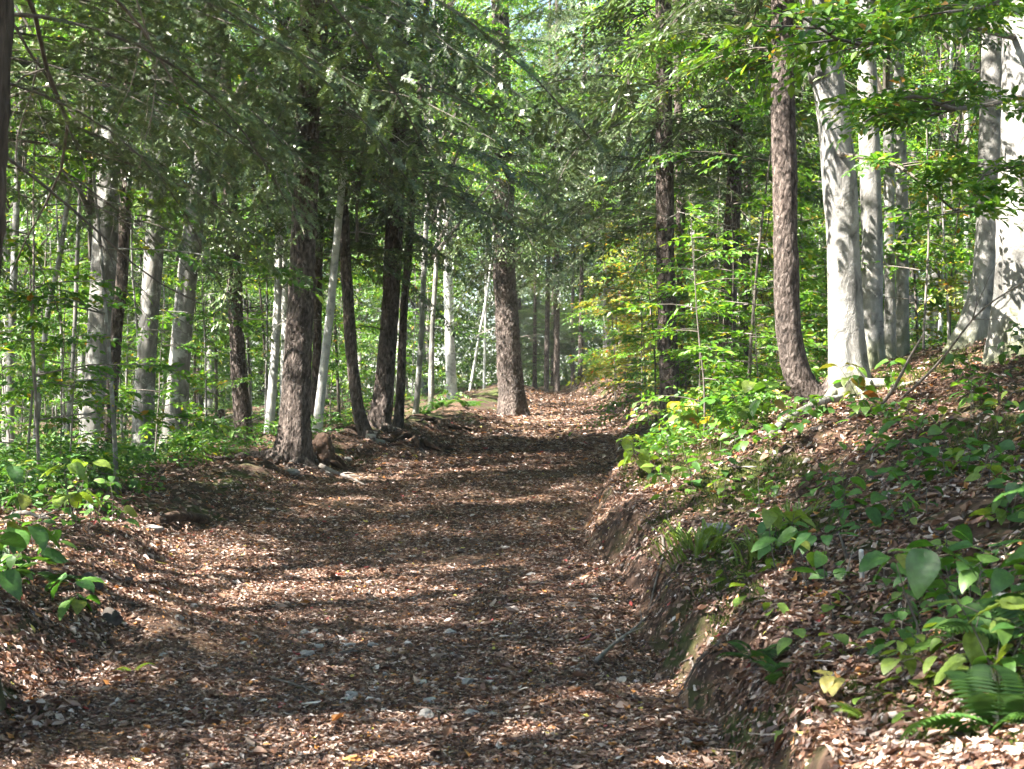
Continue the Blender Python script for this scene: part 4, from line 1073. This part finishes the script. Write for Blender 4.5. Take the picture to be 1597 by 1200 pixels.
# grass tufts and ferns
def blades(x, y, n, h, label, m=M_LIME):
    g0 = float(H(x, y)); mb = MB()
    for i in range(n):
        a = rng.uniform(0, 6.28); r = rng.uniform(0, .16); L = h * rng.uniform(.6, 1.2); b = np.array([math.cos(a) * r, math.sin(a) * r, float(H(x + math.cos(a) * r, y + math.sin(a) * r)) - g0])
        d = np.array([math.cos(a) * .6 + rng.normal(0, .3), math.sin(a) * .6 + rng.normal(0, .3), 1.0]); d /= np.linalg.norm(d)
        s = np.cross(d, (0, 0, 1)); s /= np.linalg.norm(s) + 1e-9; w = .007
        p1 = b + d * L * .5; p2 = b + d * L * .8 + np.array([d[0], d[1], -.1]) * L * .25; p3 = p2 + np.array([d[0], d[1], -.5]) * L * .2
        mb.add([b - s * w, b + s * w, p1 + s * w, p1 - s * w, p2 + s * w * .7, p2 - s * w * .7, p3], [(5, 4, 6)], [(0, 1, 2, 3), (3, 2, 4, 5)])
    o = mb.build("grass_tuft", m); o.location = (x, y, g0); tag(o, label, "grass tuft")
for pxx, y, n, h, lab in [(1085, 9.2, 90, .26, "bright sunlit tuft of grassy blades on the bank beside the path"), (1060, 9.8, 50, .2, "smaller lit grass tuft left of the bright tuft on the bank"), (1190, 8.6, 50, .22, "green grass tuft below the sunlit yellow-green shrub"),
                          (1240, 9.2, 40, .2, "shaded grass tuft on the mossy bank below the J-curved trunk")]:
    x, yv = at(pxx, y); blades(x, yv, n, h, lab)
PINNA = (LEAF[0] * np.array([1, .36, 1]), LEAF[1], LEAF[2])
def frond(L, n=19):
    mb = MB(); P, yw, S, pt = [], [], [], []
    ax = lambda t: np.array([L * t * (1 - .15 * t), 0, L * (.75 * t - .75 * t * t)])
    tube(mb, [ax(t) for t in np.linspace(0, 1, 8)], np.linspace(.003, .001, 8), 4)
    for k in range(n):
        t = .14 + .86 * k / n
        for s in (-1, 1):
            P.append(ax(t)); yw.append(s * 1.35); S.append(L * (.26 * math.sin(PI * min(1, .25 + .75 * t)) + .02)); pt.append(.1)
    V, f3, f4 = spread(PINNA, np.array(P), rots(np.array(yw), np.array(pt), np.zeros(len(P))), np.array(S))
    mb.add(V * np.array([1, 1, 1]), f3, f4)
    return mb.data()
FROND = frond(1.0)
def fern(x, y, L, nf, label, m=M_FERN, yaw=None, group=None):
    g0 = float(H(x, y)); root = link("fern", None, None, (x, y, g0)); tag(root, label, "fern", group)
    for i in range(nf):
        a = (i / nf * 6.28 + rng.normal(0, .3)) if yaw is None else yaw + (i - nf / 2) * .5
        mb = MB(); mb.add(*spread(FROND, np.array([[0, 0, .02]]), rots(np.array([a]), np.array([rng.normal(-.25, .15)]), np.array([rng.normal(0, .2)])), np.array([L * rng.uniform(.8, 1.15)])))
        mb.build("frond", m, root)
for pxx, y, L, nf, lab, m, yaw in [(1590, 4.9, .38, 5, "dark fern with a long frond at the right edge of the lower bank", M_FERN, 2.6), (1345, 5.0, .13, 3, "single small lime fern frond near the bottom of the bank", M_LIME, 2.9),
                                   (1560, 4.4, .34, 6, "shaded fern in the bottom right corner", M_FERN, None), (1230, 6.2, .26, 6, "dark green fern on the shaded mossy bank above the path cut", M_FERN, None),
                                   (1180, 6.6, .22, 5, "small dark fern overhanging the path cut", M_FERN, None), (95, 8.8, .2, 4, "small fern on the left berm below the broad-leaved shrub", M_FERN, None),
                                   (15, 8.4, .24, 5, "fern at the left edge below the broad-leaved shrub", M_FERN, None), (205, 7.6, .13, 3, "tiny fern low on the left berm beside the path", M_LIME, None),
                                   (690, 32, .5, 8, "lush fern left of the centre hemlock's foot", M_FERN, None), (730, 33, .5, 8, "lush fern close to the centre hemlock's left side", M_FERN, None),
                                   (660, 31, .45, 7, "fern by the rooty berm right of the clustered hemlocks", M_FERN, None)]:
    x, yv = at(pxx, y); fern(x, yv, L, nf, lab, m, yaw)

# ------------------------------------------------------------------ stones, logs, sticks, stump
def blob(seed, sx, sy, sz, k=.45):
    r = np.random.default_rng(seed); nu, nv = 14, 9
    V = [(0, 0, -1)]
    for j in range(1, nv):
        p = -PI / 2 + PI * j / nv
        for i in range(nu): V.append((math.cos(p) * math.cos(2 * PI * i / nu), math.cos(p) * math.sin(2 * PI * i / nu), math.sin(p)))
    V.append((0, 0, 1)); V = np.array(V)
    d = 1 + k * (vn(V[:, 0] * 1.5 + seed * 7, V[:, 1] * 1.5, V[:, 2] * 1.5) - .5) * 2 + .2 * (vn(V[:, 0] * 4 + seed, V[:, 1] * 4, V[:, 2] * 4) - .5)
    V = V * d[:, None]
    for _ in range(5):   # broken faces
        n = r.normal(0, 1, 3); n /= np.linalg.norm(n); h = V @ n; c = r.uniform(.55, .85); V = V - n * np.clip(h - c, 0, None)[:, None]
    f4 = [(1 + j * nu + i, 1 + j * nu + (i + 1) % nu, 1 + (j + 1) * nu + (i + 1) % nu, 1 + (j + 1) * nu + i) for j in range(nv - 2) for i in range(nu)]
    e = len(V) - 1
    f3 = [(0, 1 + (i + 1) % nu, 1 + i) for i in range(nu)] + [(e, 1 + (nv - 2) * nu + i, 1 + (nv - 2) * nu + (i + 1) % nu) for i in range(nu)]
    return V * np.array([sx, sy, sz]), f3, f4
STONES = []
for i in range(6):
    mb = MB(); mb.add(*blob(i, .06, .045, .03)); STONES.append(mb.mesh("stone", M_STONE, False))
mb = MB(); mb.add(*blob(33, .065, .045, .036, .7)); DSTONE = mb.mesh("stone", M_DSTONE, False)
def stone(pxx, y, s, label, group=None, me=None, dz=.022):
    x, yv = at(pxx, y); o = link("stone", me or STONES[int(rng.integers(0, 6))], None, (x, yv, float(H(x, yv)) + dz * s), rng.uniform(0, 6.28), s)
    tag(o, label, "stone", group); return o
for pxx, y, s, lab in [(655, 7.55, .85, "white pointed stone near the front of the path's centre"), (540, 7.2, .8, "flat grey stone below the pale twig on the front of the path"), (590, 7.5, .7, "rounded grey stone beside the white pointed stone"),
                       (600, 7.8, .65, "pale stone just above the rounded grey stone on the path"), (665, 6.9, 1.0, "dark grey stone at the bottom of the path"), (765, 6.85, .8, "brown stone at the bottom of the path right of the dark one"),
                       (480, 8.2, 1.0, "broad flat white stone on the path's sunny patch"), (545, 8.5, .7, "grey stone above the flat white stone on the path"), (235, 12.6, 1.5, "flat grey slab at the path's left edge below the dark log")]:
    stone(pxx, y, s, lab)
for i in range(30):
    y = rng.uniform(6.8, 13); x = rng.uniform(RL(y) + .3, RR(y) - .1)
    stone(px(x, y), y, rng.uniform(.35, .8), "small grey stone half hidden in fallen leaves on the path", "small stones on the path", dz=.02)
for i in range(26):
    y = rng.uniform(6.9, 8.9); stone(rng.uniform(430, 800), y, rng.uniform(.3, .75), "pale stone lying loose on the leaves in the front middle of the path", "loose pale stones on the path", dz=.035)
for i in range(16):
    y = rng.uniform(17.3, 24); x = RL(y) - rng.uniform(-.15, .45)
    stone(px(x, y), y, rng.uniform(.9, 2.0), "grey stone lying on the rooty berm by the roadside hemlocks", "stones on the rooty berm", dz=.02)
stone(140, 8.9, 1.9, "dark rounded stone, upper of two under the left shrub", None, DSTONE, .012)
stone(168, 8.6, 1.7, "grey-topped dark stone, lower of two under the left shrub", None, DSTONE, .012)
stone(1118, 9.6, 1.9, "pale-edged rock jutting from the mossy bank", None, None, .02)
stone(1560, 6.0, 1.2, "white stone among leaves on the upper bank at right", None, None, .02)

def stick(p0, p1, r, label, m=M_DEAD, name="fallen_branch", depth=2, wob=.05, cat="branch", lift=.0, taper=.35):
    a, b = np.array(p0), np.array(p1); mid = (a + b) / 2; mid[2] += lift
    P = smooth_path([a, a * .67 + b * .33 + rng.normal(0, wob, 3) * np.linalg.norm(b - a) * .3 + (0, 0, lift), a * .33 + b * .67 + rng.normal(0, wob, 3) * np.linalg.norm(b - a) * .3 + (0, 0, lift), b], 14) - a
    mb = MB(); tube(mb, P, np.linspace(r, r * taper, 14), 8, 0, lambda rr, P, an, d: rr * (1 + .25 * (vn(P[:, None, 0] * 20 + d[..., 0] * 2, P[:, None, 1] * 20 + d[..., 1] * 2, P[:, None, 2] * 20 + d[..., 2] * 2) - .5)))
    for i in range(3 if depth > 1 else 0):
        k = int(rng.integers(4, 12)); t = P[k + 1] - P[k]; t /= np.linalg.norm(t); s = rng.normal(0, 1, 3); s[2] = abs(s[2]) * .6
        dead_branch(mb, P[k], t * .7 + s * .4, np.linalg.norm(b - a) * rng.uniform(.15, .3), r * .4, 1)
    o = mb.build(name, m, None, True); o.location = a; tag(o, label, cat)
    return o
def gp(pxx, y, dz=.01):
    x, yv = at(pxx, y); return np.array([x, yv, float(H(x, yv)) + dz])
stick(gp(1368, 12.2), W(1442, 518, 11.6), .018, "pale broken branch standing up from the leaves right of the white-lit beech", depth=1)
stick(gp(1405, 12.2), W(1610, 432, 10.4), .012, "long thin bare branch slanting up to the right edge of the view", M_DEAD, lift=.02)
stick(gp(1200, 12.2, .04), gp(1312, 13.1, .06), .035, "grey fallen log propped under the big white-lit beech", M_DBARK, "fallen_log", 1, cat="log", lift=.06, taper=.8)
stick(gp(1265, 11.6, .03), gp(1375, 11.9, .05), .014, "thin straight stick lying below the white-lit beech", depth=1)
stick(gp(1225, 9.6, .03), gp(1330, 9.0, .04), .012, "tan stick slanting across the leafy middle of the bank", depth=1)
stick(gp(1322, 7.6, .0), gp(1308, 7.5, .22), .011, "short broken grey stub standing on the bank", depth=1, name="stub")
stick(gp(1345, 7.2, .0), gp(1343, 7.17, .17), .013, "short white birch piece standing upright on the bank", M_PBARK, "birch_piece", 1, taper=.85)
stick(gp(1215, 6.4, .03), gp(1330, 7.6, .05), .008, "long thin grey twig lying down the shaded mossy bank", M_DEAD, depth=1)
stick(gp(245, 13.0, .05), gp(322, 13.6, .08), .05, "dark wet log lying at the path's left edge", M_ROT, "fallen_log", 1, cat="log", lift=.03, taper=.8)
stick(gp(655, 11.2, .02), gp(770, 11.8, .03), .012, "thin curved twig lying across the path's sunlit middle", depth=1)
stick(gp(455, 8.1, .03), gp(575, 8.25, .03), .014, "pale twig lying beside the flat white stone on the path", M_DEAD, depth=2)
stick(gp(930, 7.9, .04), gp(1010, 8.6, .05), .012, "pale root-like stick lying at the foot of the bank", M_DEAD, depth=2)
stick(gp(420, 7.6, .03), gp(500, 7.3, .03), .008, "small brown twig on the path's left front", M_TWIG, depth=2)
stick(gp(20, 11.5, .12), gp(75, 10.6, .10), .022, "pale bare branch at the left edge under the shrubs", M_DEAD, depth=2)
stick(gp(1100, 12.0, .05), gp(1180, 11.4, .07), .014, "weathered stick on the bank edge left of the grey log", M_DEAD, depth=2)
stick(gp(540, 6.9, .02), gp(660, 6.85, .02), .010, "long dark twig lying across the bottom of the path", M_TWIG, depth=2)
stick(gp(500, 18.2, .1), gp(570, 17.6, .04), .03, "pale root-like branch in front of the roadside hemlock's base", M_DEAD, depth=2)

for i in range(16):
    y = rng.uniform(6.2, 14); x = float(RR(y)) + rng.uniform(.12, .3); L = rng.uniform(.25, .7); a = rng.uniform(-1, 1); P = []
    for t in np.linspace(0, 1, 8):
        xx, yy2 = x - .28 * t * L + .03 * math.sin(5 * t + i), y + a * L * t; P.append((xx, yy2, float(H(xx, yy2)) + .018))
    P = np.array(P); mb = MB(); tube(mb, smooth_path(P - P[0], 14), np.linspace(.011, .003, 14) * rng.uniform(.6, 1.3), 6)
    o = mb.build("exposed_root", M_TWIG, None, True); o.location = P[0]; tag(o, "thin brown root hanging out of the eroded path cut", "root", "roots in the path cut")

def stump(pxx, y, r, h, label):
    x, yv = at(pxx, y); g0 = float(H(x, yv)); mb = MB()
    C = np.array([(0, 0, -.15), (0, 0, 0), (.02, 0, h * .4), (.05, 0, h * .75), (.06, 0, h)])
    tube(mb, smooth_path(C, 14), np.interp(np.linspace(0, 1, 14), [0, .3, .7, 1], [1.6 * r, 1.2 * r, .8 * r, .3 * r]), 18, 0, trunk_bump('h', pxx * .1, .8, r * 1.5, 0))
    for a in np.arange(0, 6.2, .9):
        P = []
        for t in np.linspace(0, 1, 7):
            xx, yy2 = x + math.cos(a + t * .4) * (r + .5 * t), yv + math.sin(a + t * .4) * (r + .5 * t)
            P.append((xx - x, yy2 - yv, float(H(xx, yy2)) - g0 + .12 * (1 - t) + .02 * rng.random()))
        tube(mb, P, np.linspace(.05, .012, 7), 6)
    o = mb.build("rotten_stump", M_ROT, None, True); o.location = (x, yv, g0); tag(o, label, "stump")
stump(497, 19.3, .17, .42, "dark reddish rotten stump behind the big roadside hemlock")
stump(690, 27.5, .16, .2, "dark upturned root stump on the berm right of the clustered hemlocks")
stump(655, 23.0, .15, .16, "low dark root mound on the berm below the clustered hemlocks")
print("verts", sum(len(m.vertices) for m in bpy.data.meshes), "objects", len(bpy.data.objects))

# ------------------------------------------------------------------ haze
hm, N, K, out = mat("haze")
pv = N("ShaderNodeVolumePrincipled"); pv.inputs["Color"].default_value = (.93, .97, .92, 1); pv.inputs["Density"].default_value = .0006; pv.inputs["Anisotropy"].default_value = .1
K(pv.outputs[0], out.inputs["Volume"])
a, b = np.array([-175, -65, -60.0]), np.array([175, 290, 42.0])
mb = MB(); c = np.array([[x, y, z] for x in (0, 1) for y in (0, 1) for z in (0, 1)]) * (b - a) + a
mb.add(c, None, [(0, 1, 3, 2), (4, 6, 7, 5), (0, 4, 5, 1), (2, 3, 7, 6), (0, 2, 6, 4), (1, 5, 7, 3)])
hz = mb.build("haze", hm); tag(hz, "thin pale haze in the air of the wood", "haze", None, "stuff")
